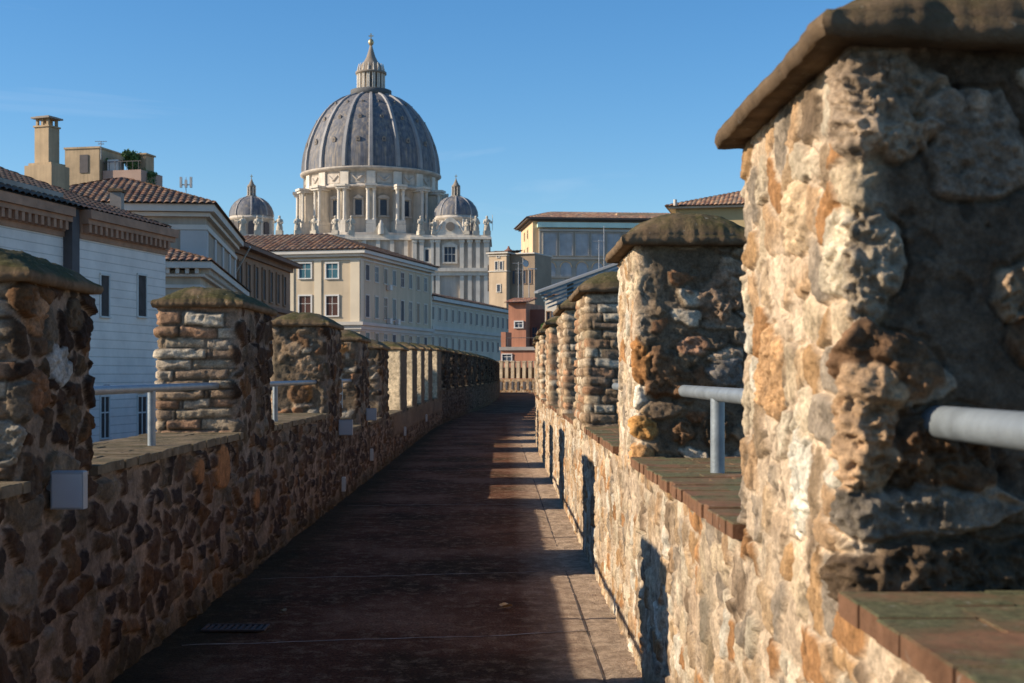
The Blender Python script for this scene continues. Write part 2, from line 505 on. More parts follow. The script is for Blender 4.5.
def floor_mat():
    m, nt, b = newmat('worn_red_concrete')
    co = coords(nt)
    n1 = noise(nt, .7, 8, .6, co)
    c = ramp(nt, n1.outputs[0], [(.36, (.060, .034, .018)), (.5, (.13, .056, .032)), (.62, (.22, .115, .072))]).outputs[0]
    # worn pale speckle, streaked across the walk
    mpn = nnode(nt, 'ShaderNodeMapping'); mpn.inputs['Scale'].default_value = (1.0, .8, 1); nt.links.new(co, mpn.inputs[0])
    n2 = noise(nt, 7.5, 12, .78, mpn.outputs[0])
    r2 = ramp(nt, n2.outputs[0], [(.50, 0.0), (.62, .60)])
    c = mix(nt, r2.outputs[0], c, (.35, .24, .155))
    n6 = noise(nt, 60, 4, .7, co)
    r6 = ramp(nt, n6.outputs[0], [(.35, .45), (.65, 1.5)])
    c = mix(nt, 1.0, c, r6.outputs[0], 'MULTIPLY')
    # sunlit strip painted in as paler floor colour, soft-edged
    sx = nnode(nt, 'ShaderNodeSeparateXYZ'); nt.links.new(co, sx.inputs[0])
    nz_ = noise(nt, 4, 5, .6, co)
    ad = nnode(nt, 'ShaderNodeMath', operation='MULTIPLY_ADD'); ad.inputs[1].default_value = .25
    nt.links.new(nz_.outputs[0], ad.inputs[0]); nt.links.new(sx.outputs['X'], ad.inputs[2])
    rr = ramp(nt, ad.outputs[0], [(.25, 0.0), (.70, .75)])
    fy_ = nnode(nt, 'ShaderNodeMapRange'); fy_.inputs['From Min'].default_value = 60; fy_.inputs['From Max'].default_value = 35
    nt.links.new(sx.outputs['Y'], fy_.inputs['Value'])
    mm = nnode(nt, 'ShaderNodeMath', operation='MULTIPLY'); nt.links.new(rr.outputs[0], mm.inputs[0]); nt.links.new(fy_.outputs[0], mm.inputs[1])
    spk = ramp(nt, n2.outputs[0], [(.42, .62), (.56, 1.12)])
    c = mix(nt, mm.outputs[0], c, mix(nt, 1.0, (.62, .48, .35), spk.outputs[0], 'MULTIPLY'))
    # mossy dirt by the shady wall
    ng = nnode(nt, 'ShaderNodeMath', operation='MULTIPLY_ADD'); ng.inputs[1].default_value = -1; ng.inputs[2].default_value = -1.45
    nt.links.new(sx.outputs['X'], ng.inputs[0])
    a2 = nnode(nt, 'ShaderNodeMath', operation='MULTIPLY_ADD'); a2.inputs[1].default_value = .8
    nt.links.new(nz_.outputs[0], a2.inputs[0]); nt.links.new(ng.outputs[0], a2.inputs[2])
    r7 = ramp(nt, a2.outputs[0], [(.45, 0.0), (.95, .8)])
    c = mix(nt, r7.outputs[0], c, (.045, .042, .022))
    nt.links.new(c, b.inputs['Base Color'])
    b.inputs['Roughness'].default_value = .97
    b.inputs['Specular IOR Level'].default_value = .08
    n4 = noise(nt, 24, 10, .75, co)
    bp = nnode(nt, 'ShaderNodeBump'); bp.inputs['Strength'].default_value = 1.0; bp.inputs['Distance'].default_value = .06
    nt.links.new(n4.outputs[0], bp.inputs['Height']); nt.links.new(bp.outputs[0], b.inputs['Normal'])
    return m
M_FLOOR = floor_mat()
M_JOINT = plain('pale_joint_mortar', (.26, .20, .16), .5, 8, .95, .8, 40)
M_DARKJOINT = plain('dirty_gutter', (.05, .035, .028), .4, 6, .95)
M_STEEL = plain('galvanised_steel', (.23, .26, .28), .22, 9, .45, .12, 60, metal=.3)
M_LAMPG = plain('grey_painted_metal', (.30, .31, .32), .12, 5, .55)
M_LAMPF = plain('frosted_lamp_glass', (.42, .44, .47), .08, 3, .25)
M_WHITEP = plain('white_plastic', (.55, .54, .50), .1, 5, .5)
M_IRON = plain('rusty_iron', (.05, .035, .03), .4, 20, .7)
M_LEAF = plain('dry_leaf', (.42, .28, .14), .3, 20, .8)
M_GROUND = plain('street_ground', (.11, .10, .09), .3, .05, .95)

def glass_mat(name, col=(.03, .04, .055)):
    m, nt, b = newmat(name)
    co = coords(nt)
    n = noise(nt, .8, 2, .5, co)
    c = mix(nt, n.outputs[0], col, tuple(min(1, k * 2.2) for k in col))
    nt.links.new(c, b.inputs['Base Color'])
    b.inputs['Roughness'].default_value = .35
    b.inputs['Specular IOR Level'].default_value = .25
    return m
M_GLASS = glass_mat('window_glass')
M_GLASSB = plain('dusty_loggia_glass', (.36, .36, .36), .2, .5, .45)

def tile_mat(name, tint=(1, 1, 1)):
    m, nt, b = newmat(name)
    a = nnode(nt, 'ShaderNodeAttribute'); a.attribute_name = 'tone'
    co = coords(nt)
    n1 = noise(nt, 2.5, 6, .65, co)
    r = ramp(nt, n1.outputs[0], [(.3, .55), (.7, 1.35)])
    c = mix(nt, 1.0, a.outputs['Color'], r.outputs[0], 'MULTIPLY')
    c = mix(nt, 1.0, c, tint, 'MULTIPLY')
    nt.links.new(c, b.inputs['Base Color'])
    b.inputs['Roughness'].default_value = .9
    return m
M_TILE = tile_mat('clay_tiles', (.72, .80, .82))
M_TILE_DARK = tile_mat('dark_clay_tiles', (.40, .46, .50))

def rustic_mat(name, col, joint_h, dark=.75):
    """plaster scored with horizontal joints (surface pattern with relief)"""
    m, nt, b = newmat(name)
    co = coords(nt)
    sx = nnode(nt, 'ShaderNodeSeparateXYZ'); nt.links.new(co, sx.inputs[0])
    d = nnode(nt, 'ShaderNodeMath', operation='DIVIDE'); d.inputs[1].default_value = joint_h; nt.links.new(sx.outputs['Z'], d.inputs[0])
    fr = nnode(nt, 'ShaderNodeMath', operation='FRACT'); nt.links.new(d.outputs[0], fr.inputs[0])
    r = ramp(nt, fr.outputs[0], [(0.0, dark), (.06, dark), (.12, 1.0)])
    n1 = noise(nt, .8, 6, .65, co)
    r1 = ramp(nt, n1.outputs[0], [(.3, .82), (.7, 1.1)])
    c = mix(nt, 1.0, col, r1.outputs[0], 'MULTIPLY')
    c = mix(nt, 1.0, c, r.outputs[0], 'MULTIPLY')
    nt.links.new(c, b.inputs['Base Color'])
    b.inputs['Roughness'].default_value = .85
    bp = nnode(nt, 'ShaderNodeBump'); bp.inputs['Strength'].default_value = .6; bp.inputs['Distance'].default_value = .03
    nt.links.new(r.outputs[0], bp.inputs['Height']); nt.links.new(bp.outputs[0], b.inputs['Normal'])
    return m

# ------------------------------------------------------------------ plan of the raised passage
TH = 0.67
def XL(y):
    y = np.asarray(y, dtype=float)
    return -2.16 + 1.96 * (1 - np.exp(-(np.clip(y - 42, 0, None) / 30) ** 1.6))
def XR(y):
    y = np.asarray(y, dtype=float)
    return 0.79 + np.where(y > 27, 0.0011 * (y - 27) ** 2, 0)
ZL = 1.165        # under-side of the coping, left
ZR = 1.155
# left merlons: near end, far end, top of masonry, kind of near face
LM = [(-4.0, -2.6, 2.15, 'L'), (0.9, 2.2, 2.15, 'L'), (6.30, 7.36, 2.12, 'C'), (11.5, 13.1, 2.25, 'C'), (17.2, 18.7, 2.29, 'M'),
      (21.2, 22.6, 2.20, 'M'), (24.9, 26.5, 2.15, 'M'), (30.0, 31.8, 2.22, 'P'), (34.0, 35.6, 2.30, 'P'), (37.7, 39.1, 2.36, 'P'),
      (41.4, 43.2, 2.42, 'P'), (45.6, 47.2, 2.48, 'P')]
y = 49.0
while y < 118:
    LM.append((y, y + 1.9, 2.5, 'M')); y += 3.1 + 0.01 * y
RM = [(-2.3, -1.0, 2.5, 'M'), (3.18, 4.58, 2.45, 'M'), (8.25, 9.50, 2.46, 'M'), (13.0, 14.6, 2.46, 'C'), (17.4, 19.2, 2.50, 'C'),
      (22.8, 24.6, 2.5, 'C'), (27.4, 29.0, 2.5, 'C')]
y = 33.0
while y < 60:
    RM.append((y, y + 1.6, 2.5, 'M')); y += 4.6

def sill(side, yy):
    if side == 'R': return np.full(np.shape(yy), ZR)
    yy = np.asarray(yy, dtype=float)
    return np.where((yy > 18.2) & (yy < 46.4), .875, ZL)  # left sills lowered on this stretch so sun bars reach the walkway

def lat(side, yy, n):
    """world X for a point n metres outside the inner face"""
    return XL(yy) - n if side == 'L' else XR(yy) + n

def wall_body(side, parent, y0, y1, dens, ztop, seed):
    ys = [y0]
    while ys[-1] < y1:
        ys.append(ys[-1] + max(0.011, dens * abs(ys[-1]) if ys[-1] > 1 else .03))
    ys = np.array(ys)
    zs = np.arange(-0.03, ztop + .006, 0.011)
    U, V = np.meshgrid(ys, zs, indexing='ij')
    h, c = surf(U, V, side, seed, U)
    if side == 'L':       # a big orange block and a few reddish ones, low on the wall
        for (cu, cv, ru, rv) in ((10.75, .98, .30, .17), (9.9, 1.02, .12, .09), (12.2, .62, .15, .09)):
            r = np.sqrt(((U - cu) / ru) ** 2 + ((V - cv) / rv) ** 2) + .25 * fbm(U * 4, V * 4, 0 * U, 2, 77)
            k = ss(r, 1.0, .85)
            c = c * (1 - k[..., None]) + np.array((.34, .15, .055)) * k[..., None]
            h = h * (1 - k) + k * .035
        c = c * (1 - .5 * ss(U, 46.5, 49))[..., None]     # darker stretch beyond the narrow merlons
        k = ss(V, .25, 0) * .6      # darker towards the foot of the wall
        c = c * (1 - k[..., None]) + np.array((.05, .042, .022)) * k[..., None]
        pl = ss(U, 27.3, 27.9) * ss(U, 47.5, 47) * ss(V, .42, .5)   # smooth brown render under the narrow merlons
        h = h * (1 - pl) + .03 * pl
        c = c * (1 - pl[..., None]) + np.array((.17, .115, .07)) * (1 + .5 * fbm(U * .9, V * 3, 0 * U, 4, 71))[..., None] * pl[..., None]
    sg = 1 if side == 'L' else -1
    X = (XL(U) if side == 'L' else XR(U)) + sg * h
    P = np.stack([X, U, np.minimum(V, sill(side, U))], -1)
    ex = []
    seg = np.sort(np.concatenate([np.linspace(y0, y1, 60), [18.2, 46.4]]))
    seg = seg[seg <= y1]
    for a, b in zip(seg[:-1], seg[1:]):
        o0, o1 = float(lat(side, a, TH)), float(lat(side, b, TH)); i0, i1 = float(lat(side, a, 0.02)), float(lat(side, b, 0.02))
        zt_ = float(sill(side, (a + b) / 2))
        ex.append([(i0, a, zt_), (i1, b, zt_), (o1, b, zt_), (o0, a, zt_)])
        ex.append([(o0, a, -9), (o1, b, -9), (o1, b, zt_), (o0, a, zt_)])
    return grid_obj('masonry', P, c, M_STONE, parent, extra=ex)

def merlon(side, parent, y0, y1, ztop, kind, lumps, seed, idx):
    L = y1 - y0
    d = max(3.0, y0)
    st = min(0.028, max(0.0052, .0013 * d))
    z0 = (ZL if side == 'L' else ZR) - .03
    if side == 'L' and 17 < y0 < 47: z0 = .84
    # ring: s = y on the inner face, running on round the near and the far end
    s = np.arange(y0 - TH - L, y1 + TH, st)
    zs = np.linspace(z0, ztop, max(30, int((ztop - z0) / st)))
    r = 0.045
    def ring(s):
        # position (n outward from the inner face, y) and outward normal (n, y)
        n = np.where(s < y0 - TH, TH, np.where(s < y0, y0 - s, np.where(s <= y1, 0.0, s - y1)))
        yy = np.where(s < y0 - TH, y0 + (y0 - TH - s), np.where(s < y0, y0, np.where(s <= y1, s, y1)))
        return n, yy
    n_, y_ = ring(s)
    # rounded corners: smooth the ring
    k = max(1, int(r / st)); ker = np.ones(2 * k + 1) / (2 * k + 1)
    npad = np.concatenate([n_[-k:], n_, n_[:k]]); ypad = np.concatenate([y_[-k:], y_, y_[:k]])
    ns, ys_ = np.convolve(npad, ker, 'valid'), np.convolve(ypad, ker, 'valid')
    dn, dy = np.roll(ns, -1) - np.roll(ns, 1), np.roll(ys_, -1) - np.roll(ys_, 1)
    ln = np.hypot(dn, dy) + 1e-9
    on, oy = -dy / ln, dn / ln            # outward
    skew = .38 if kind == 'P' else {1: .17, 2: .08}.get(idx, 0) if side == 'R' else 0  # end faces skewed so the narrow merlons catch the sun, near right ones miss it
    S, Z = np.meshgrid(s, zs, indexing='ij')
    body_style = side
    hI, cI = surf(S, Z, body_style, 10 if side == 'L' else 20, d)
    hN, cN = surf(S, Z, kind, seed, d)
    w = ss(S, y0 - .02, y0 - .12)
    if kind == 'P':
        w = ss(S, y0 + .01, y0 - .03); hI = .3 * hI; cI = np.clip(.25 * cI + np.array((.10, .07, .045)), 0, 1)
    if side == 'R' and idx in (3, 4, 5, 6):  # thin flat courses wrap on to the inner face
        w = np.maximum(w, ss(S, y1 + .3, y1 + .2))
    if side == 'L' and kind == 'C':
        w = w
    h = hI * (1 - w) + hN * w
    c = cI * (1 - w[..., None]) + cN * w[..., None]
    if side == 'R' and idx in (3, 4, 5, 6):
        k_ = ss(S, y0 - .05, y0 + .02)[..., None]     # paler and warmer from the near corner on round the inner face
        c = c * (1 - k_) + np.clip(c * np.array((1.25, 1.18, 1.08)), 0, .8) * k_
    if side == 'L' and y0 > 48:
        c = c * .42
    if lumps:
        h, c = tufa(h, c, S, Z, lumps, seed)
    top = ss(Z, ztop - .03, ztop)
    h = h * (1 - top)
    sg = -1 if side == 'L' else 1
    nn = ns[:, None] + on[:, None] * h
    yy = ys_[:, None] + oy[:, None] * h + skew * ns[:, None]
    base = XL(yy) if side == 'L' else XR(yy)
    P = np.stack([base + sg * nn, yy, Z], -1)
    m = grid_obj('merlon', P, c, M_STONE, parent, closed=True)
    # mossy rounded cap
    ov = .075 if side == 'R' else .035
    nu = 90 if d < 12 else 40; nv = 90 if d < 12 else 40
    u = np.sin(np.linspace(-PI / 2, PI / 2, nu)); v = np.sin(np.linspace(-PI / 2, PI / 2, nv))
    Uu, Vv = np.meshgrid(u, v, indexing='ij')
    rise = .17 if side == 'R' else .13
    edge = .055
    wob = .006 * fbm(Uu * 3, Vv * 3, 0 * Uu, 3, seed + 200)
    hx, hy = TH / 2 + ov, L / 2 + ov
    XX = TH / 2 + Uu * hx * (1 + .025 * fbm(Vv * 7, 0 * Uu, 0 * Uu, 4, seed + 7)); YY = (y0 + y1) / 2 + Vv * hy * (1 + .02 * fbm(Uu * 7, 0 * Uu, 0 * Uu, 4, seed + 8)) + skew * XX
    arch = (1 - np.abs(Uu) ** 2.3) * (1 - np.abs(Vv) ** 5) ** .6
    rn = .024 * fbm(XX * 7, YY * 7, arch * 2.5, 5, seed + 201, .65)
    ZZ = ztop + edge + rise * arch + rn * (.3 + arch) + wob
    rd = (np.maximum(np.abs(Uu), np.abs(Vv)) > .999)
    topP = np.stack([XX, YY, ZZ], -1)
    def lift(Q):
        return np.stack([(XL(Q[..., 1]) - Q[..., 0]) if side == 'L' else (XR(Q[..., 1]) + Q[..., 0]), Q[..., 1], Q[..., 2]], -1)
    # perimeter skirt with a rounded lip, then the flat under-side
    per = np.concatenate([topP[:, 0], topP[-1, 1:], topP[-2::-1, -1], topP[0, -2:0:-1]])
    cx, cy = TH / 2, (y0 + y1) / 2 + skew * TH / 2
    rings = [per]
    for (out, dz) in ((.012, -.015), (.014, -.035), (.004, -.052), (-.09, -.058)):
        q = per.copy()
        q[:, 0] = cx + (per[:, 0] - cx) * (1 + out / hx); q[:, 1] = cy + (per[:, 1] - cy) * (1 + out / hy)
        q[:, 2] = np.where(dz < -.05, ztop - .002, per[:, 2] + dz * (per[:, 2] - ztop) / .06)
        q[:, 2] += .007 * fbm(q[:, 0] * 14, q[:, 1] * 14, 0 * q[:, 0], 3, seed + 3)
        rings.append(q)
    V_ = [lift(topP).reshape(-1, 3)]; F_ = []
    idg = np.arange(nu * nv).reshape(nu, nv)
    F_.append(np.stack([idg[:-1, :-1], idg[1:, :-1], idg[1:, 1:], idg[:-1, 1:]], -1).reshape(-1, 4))
    off = nu * nv; npz = len(per)
    for i, q in enumerate(rings):
        V_.append(lift(q))
    for i in range(len(rings) - 1):
        a = off + i * npz + np.arange(npz); b = np.roll(a, -1)
        F_.append(np.stack([a, b, b + npz, a + npz], -1))
    V_ = np.vstack(V_); F_ = np.vstack(F_)
    me = bpy.data.meshes.new('cap')
    fl = [tuple(map(int, f)) for f in F_]
    last = off + (len(rings) - 1) * npz
    fl.append(tuple(range(last, last + npz)))
    me.from_pydata([tuple(p) for p in V_], [], fl)
    me.polygons.foreach_set('use_smooth', [True] * len(fl))
    me.update()
    bm = bmesh.new(); bm.from_mesh(me)
    bmesh.ops.remove_doubles(bm, verts=bm.verts, dist=.0004)
    bmesh.ops.recalc_face_normals(bm, faces=bm.faces); bm.to_mesh(me); bm.free()
    link('cap', me, M_CAP, m)
    return m

def coping(side, parent, y0, y1, z):
    b = MB()
    y_ = y0 + .0
    big = y0 > 30
    while y_ < y1 - .02:
        wdt = (0.16 if not big else .30) * rnd.uniform(.75, 1.25)
        ye = min(y_ + wdt, y1)
        xs = [-.035, .30, .60, TH + .03] if rnd.random() > .4 else [-.035, .17, .46, TH + .03]
        for a, c_ in zip(xs[:-1], xs[1:]):
            j = rnd.uniform(-.004, .004)
            sh = rnd.uniform(-.008, .008) if a < 0 else 0
            f0, f1 = lat(side, (y_ + ye) / 2, a + .0015 + sh), lat(side, (y_ + ye) / 2, c_ - .0015)
            x0, x1 = sorted((float(f0), float(f1)))
            b.box(x0, x1, y_ + .0015, ye - .0015, z + .004, z + .055 + j, .004)
        y_ = ye
    # bedding mortar between the bricks
    n = max(1, int((y1 - y0) / 3))
    for k in range(n):
        a, c_ = y0 + (y1 - y0) * k / n, y0 + (y1 - y0) * (k + 1) / n
        x0, x1 = sorted((float(lat(side, (a + c_) / 2, -.022)), float(lat(side, (a + c_) / 2, TH + .02))))
        b.box(x0, x1, a, c_, z + .002, z + .045)
    return b.build('coping', M_COPE if side == 'R' else M_COPE_L, parent)

BR = (.17, .095, .05); GY = (.215, .185, .155); OR = (.38, .18, .065); DK = (.105, .07, .042); TN = (.34, .23, .14)
def lumps_for(side, i, y0):
    """rough tufa blocks; u = y on the inner face, y0 - distance on the near face"""
    if side == 'R' and i == 1:
        return [(y0 - .06, 2.33, .19, .16, .07, (.34, .25, .17)), (y0 - .30, 2.22, .12, .12, .04, (.28, .21, .15)), (y0 + .12, 1.98, .15, .12, .015, (.58, .48, .34)), (y0 - .04, 1.93, .07, .11, .03, (.34, .27, .19)),
                (y0 - .08, 1.72, .18, .09, .07, BR), (y0 - .22, 1.52, .13, .12, .10, BR), (y0 - .03, 1.56, .10, .14, .06, (.40, .26, .15)),
                (y0 - .14, 1.37, .26, .07, .05, (.20, .165, .125)), (y0 - .22, 1.24, .36, .08, .09, DK), (y0 - .46, 1.90, .10, .07, .08, TN), (y0 - .47, 1.78, .09, .06, .07, BR),
                (y0 - .56, 1.24, .2, .1, .08, DK), (y0 - .60, 2.08, .1, .07, .06, TN),
                (y0 + .55, 2.1, .16, .11, .03, (.5, .36, .22)), (y0 + .9, 1.7, .18, .12, .03, (.5, .30, .15)), (y0 + .5, 1.45, .12, .16, .03, (.62, .56, .45))]
    if side == 'R' and i == 2:
        return [(y0 - .50, 2.18, .17, .17, .11, (.30, .20, .13)), (y0 - .16, 1.68, .15, .16, .10, BR), (y0 + .02, 1.75, .09, .14, .05, OR), (y0 - .02, 1.38, .12, .08, .07, (.46, .24, .08)),
                (y0 - .33, 1.87, .09, .05, .04, (.36, .2, .12)), (y0 - .27, 1.37, .10, .09, .07, BR), (y0 - .48, 1.38, .10, .12, .08, DK), (y0 - .52, 1.72, .12, .08, .05, GY),
                (y0 + .25, 2.2, .12, .08, .02, (.55, .44, .3)), (y0 + .05, 1.22, .13, .06, .05, (.44, .24, .1))]
    if side == 'L' and i == 2:
        return [(y0 + .15, 1.98, .16, .10, .05, (.30, .17, .09)), (y0 + .5, 1.75, .14, .10, .03, (.34, .33, .30)), (y0 + .2, 1.62, .16, .10, .05, (.20, .10, .05)), (y0 - .08, 1.38, .12, .10, .06, (.3, .26, .2)),
                (y0 + .75, 2.0, .12, .09, .03, DK), (y0 + .7, 1.5, .16, .08, .03, DK)]
    if side == 'L' and kindof(side, i) == 'M':
        r = random.Random(i)
        return [(y0 - .2 - .3 * r.random(), 1.4 + .75 * r.random(), .14, .10, .07, r.choice([BR, GY, TN, OR])) for _ in range(5)]
    if side == 'L' and i == 3:
        return [(y0 + .5, 1.8, .2, .14, .02, (.13, .09, .06)), (y0 + 1.0, 1.5, .2, .12, .02, (.12, .08, .05))]
    return []
def kindof(side, i):
    return (LM if side == 'L' else RM)[i][3]

for side, ML, y0w, y1w, zt, lab in (('L', LM, -6, 128, ZL, 'dark brown rubble stone parapet with mossy merlons along the shaded left of the walkway'),
                                    ('R', RM, -4, 62, ZR, 'sunlit golden rubble stone parapet with tall merlons along the right of the walkway')):
    root = thing('parapet_wall', lab, 'parapet wall', (0, 0, 0))
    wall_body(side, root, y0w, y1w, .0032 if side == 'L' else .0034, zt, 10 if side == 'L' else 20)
    prev = y0w
    for i, (a, b_, zt2, kd) in enumerate(ML):
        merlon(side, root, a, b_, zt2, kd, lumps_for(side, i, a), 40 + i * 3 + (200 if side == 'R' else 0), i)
        coping(side, root, prev + .005, a - .005, float(sill(side, (prev + a) / 2)))
        prev = b_
    coping(side, root, prev + .005, y1w, zt)

# ------------------------------------------------------------------ the walkway and the city ground
ys = np.concatenate([np.arange(-6, 3, .3), np.arange(3, 30, .05), np.arange(30, 140, .5)])
us = np.linspace(0, 1, 70)
Yg, Ug = np.meshgrid(ys, us, indexing='ij')
Xg = (XL(Yg) - .1) * (1 - Ug) + (XR(Yg) + .1) * Ug
Zg = .010 * fbm(Xg * 1.2, Yg * 1.2, 0 * Xg, 3, 5) + .004 * fbm(Xg * 7, Yg * 7, 0 * Xg, 3, 6)
Zg = Zg - .012 * np.exp(-((Xg - (.60 - .004 * Yg)) / .02) ** 2) * (Yg < 60)
struct(grid_obj('walkway', np.stack([Xg, Yg, Zg], -1), np.full(Xg.shape + (3,), .1), M_FLOOR, flip=True))
b = MB()
seg = np.linspace(-6, 139, 60)
vv = []; ff = []
for i, yy in enumerate(seg):
    a, c_ = float(XL(yy)) - .05, float(XR(yy)) + .05
    vv += [(a, yy, -.05), (c_, yy, -.05), (c_, yy, -9), (a, yy, -9)]
    if i:
        o = 4 * i
        for k in range(4):
            ff.append((o - 4 + k, o - 4 + (k + 1) % 4, o + (k + 1) % 4, o + k))
b.add(vv, ff)
struct(b.build('passage_base', plain('rubble_core', (.3, .24, .17), .3, 2, .95, .5, 10)))
gm = MB()
gm.add([(-6000, -600, -9), (6000, -600, -9), (6000, 9000, -9), (-6000, 9000, -9)], [(0, 1, 2, 3)])
struct(gm.build('ground', M_GROUND))

# expansion joints across the walk
def strip(y0, dy, x0, x1, wd, seed, mat, name):
    n = 60
    t = np.linspace(0, 1, n)
    X = x0 + (x1 - x0) * t
    Yc = y0 + dy * t + .03 * fbm(X * 2, X * 0, X * 0, 3, seed)
    w_ = wd * (.5 + .9 * np.abs(fbm(X * 5, X * 0, X * 0 + 3, 3, seed + 1)))
    def zf(x_, y_):
        return .010 * fbm(x_ * 1.2, y_ * 1.2, 0 * x_, 3, 5) + .004 * fbm(x_ * 7, y_ * 7, 0 * x_, 3, 6) + .004
    P = np.stack([np.stack([X, Yc - w_, zf(X, Yc - w_)], -1), np.stack([X, Yc + w_, zf(X, Yc + w_)], -1)], 1)
    return grid_obj(name, P, np.full(P.shape, .2), mat)
for k, (yj, dy) in enumerate(((8.75, .5), (11.6, .45), (18.1, .1), (24.5, .1), (32, .2), (41, .1))):
    struct(strip(yj, dy, -2.0, .56, .016, 60 + k, M_JOINT, 'floor_joint'))
gt = MB()
gy = np.arange(3, 34, .2)
# dirty gutter line beside the sunny wall, in its groove
xg = .60 - .004 * gy
w_ = .005 + .006 * fbm(gy * 4, gy * 0, gy * 0, 3, 3)
zf = lambda x_, y_: .010 * fbm(x_ * 1.2, y_ * 1.2, 0 * x_, 3, 5) + .004 * fbm(x_ * 7, y_ * 7, 0 * x_, 3, 6)
P = np.stack([np.stack([xg - w_, gy, zf(xg - w_, gy) - .004], -1), np.stack([xg + w_, gy, zf(xg + w_, gy) - .004], -1)], 1)
struct(grid_obj('gutter', P, np.full(P.shape, .1), M_DARKJOINT, flip=True))

# ------------------------------------------------------------------ railings in the crenels
def railing(x, y0, y1, z, r, zc, posts, label):
    t = thing('railing', label, 'railing', (x, posts[0] if posts else (y0 + y1) / 2, zc), 0, 'grey tube railings across the crenels')
    yo = t.location.y
    MB().tube((0, y0 - yo, z - zc), (0, y1 - yo, z - zc), r, n=24).build('rail', M_STEEL, t)
    for p in posts:
        m_ = MB().tube((0, p - yo, 0), (0, p - yo, z - zc - r * .6), r * .98, n=24)
        m_.build('post', M_STEEL, t)
    return t
railing(1.0, -1.4, 3.26, 1.59, .038, ZR + .05, [.9], 'grey steel tube railing in the nearest crenel, at the right edge')
railing(1.07, 4.55, 8.40, 1.60, .036, ZR + .05, [6.95], 'grey steel tube railing and post between the two nearest right merlons')
railing(1.05, 9.4, 13.1, 1.585, .034, ZR + .05, [], 'grey steel tube railing just beyond the second right merlon, mostly hidden')
railing(-2.34, 7.35, 11.6, 1.605, .027, ZL + .05, [9.35], 'blue grey tube railing and post in the nearest left crenel, before the white building')
railing(-2.30, 13.0, 17.3, 1.60, .027, ZL + .05, [14.2], 'grey tube railing and post in the second left crenel')
railing(-2.30, 18.6, 21.3, 1.60, .027, ZL + .05, [20.0], 'small grey tube railing in the third left crenel')

# ------------------------------------------------------------------ floodlights on the left wall, step lights, drain, leaf
def wall_lamp(y, z0, z1, w, label):
    t = thing('wall_lamp', label, 'wall lamp', (-2.135, y, z0), 0, 'grey lamp boxes on the left wall')
    h_ = z1 - z0
    MB().box(0, w, 0, .07, 0, h_, .006).build('housing', M_LAMPG, t)
    MB().box(.008, w - .008, -.006, 0.002, .008, h_ - .014).build('lens', M_LAMPF, t)
    MB().box(-.03, .01, .03, .08, h_ * .3, h_ * .7).build('bracket', M_LAMPG, t)
wall_lamp(6.62, 1.06, 1.24, .155, 'pale grey lamp box under the nearest left merlon')
wall_lamp(18.3, .90, 1.10, .18, 'grey lamp box under the third left merlon')
wall_lamp(22.0, .97, 1.16, .16, 'small grey lamp box under the fourth left merlon')
for yy, z0, lab in ((18.6, .14, 'small white step light low on the wall under the third left merlon'), (22.6, .30, 'small white step light low on the wall under the fourth left merlon'),
                    (30.4, .36, 'tiny white step light low on the smooth brown wall'), (39.0, .38, 'farthest tiny white step light on the smooth brown wall')):
    t = thing('step_light', lab, 'light', (-2.13, yy, z0), 0, 'step lights low on the left wall')
    MB().box(0, .045, 0, .07, 0, .19, .006).build('cover', M_WHITEP, t)
    MB().box(.045, .052, .01, .06, .02, .17).build('slot', M_LAMPG, t)
GD = .20
g = thing('drain_grate', 'dark slotted iron drain grate in the walkway beside the left wall', 'drain', (-1.98, 9.2, .008))
m_ = MB()
for (x0, x1, y0, y1) in ((0, .42, 0, .02), (0, .42, GD, GD + .02), (0, .02, .02, GD), (.40, .42, .02, GD)):
    m_.box(x0, x1, y0, y1, 0, .012)
m_.build('frame', M_IRON, g)
m_ = MB()
for k in range(9): m_.box(.035 + k * .041, .055 + k * .041, .02, GD, 0, .010)
m_.build('bars', M_IRON, g)
MB().add([(.02, .02, .002), (.40, .02, .002), (.40, GD, .002), (.02, GD, .002)], [(0, 1, 2, 3)]).build('pit', plain('drain_pit', (.01, .009, .008), .1), g)
def leaf(x, y, s, rz, label):
    v = []; n = 22
    for i in range(n):
        t = 2 * PI * i / n
        r = s * (.62 + .38 * abs(math.cos(2.5 * t)) ** .7)
        v.append((r * math.cos(t), r * math.sin(t) * .8, .012 + .35 * s * abs(math.sin(t)) + .01))
    v.append((0, 0, .014))
    m_ = MB(); m_.add(v, [(i, (i + 1) % n, n) for i in range(n)])
    m_.tube((0, 0, .015), (-s * 1.5, -s * .2, .012), .002, .001, 6)
    o = m_.build('fallen_leaf', M_LEAF); o.location = (x, y, .004); o.rotation_euler = (0, 0, rz)
    tag(o, label, 'leaf', 'dry leaves on the walkway')
leaf(.03, 10.1, .055, .6, 'curled brown dry leaf lying in the middle of the dark walkway')
leaf(-1.55, 9.9, .04, 2.1, 'small brown dry leaf near the drain grate')

# ------------------------------------------------------------------ generic building pieces
def face(L, D, which):
    if which == 'front': return ((0, 0), (1, 0), (0, -1))
    if which == 'right': return ((L, 0), (0, 1), (1, 0))
    if which == 'left': return ((0, D), (0, -1), (-1, 0))
    return ((L, D), (-1, 0), (0, 1))

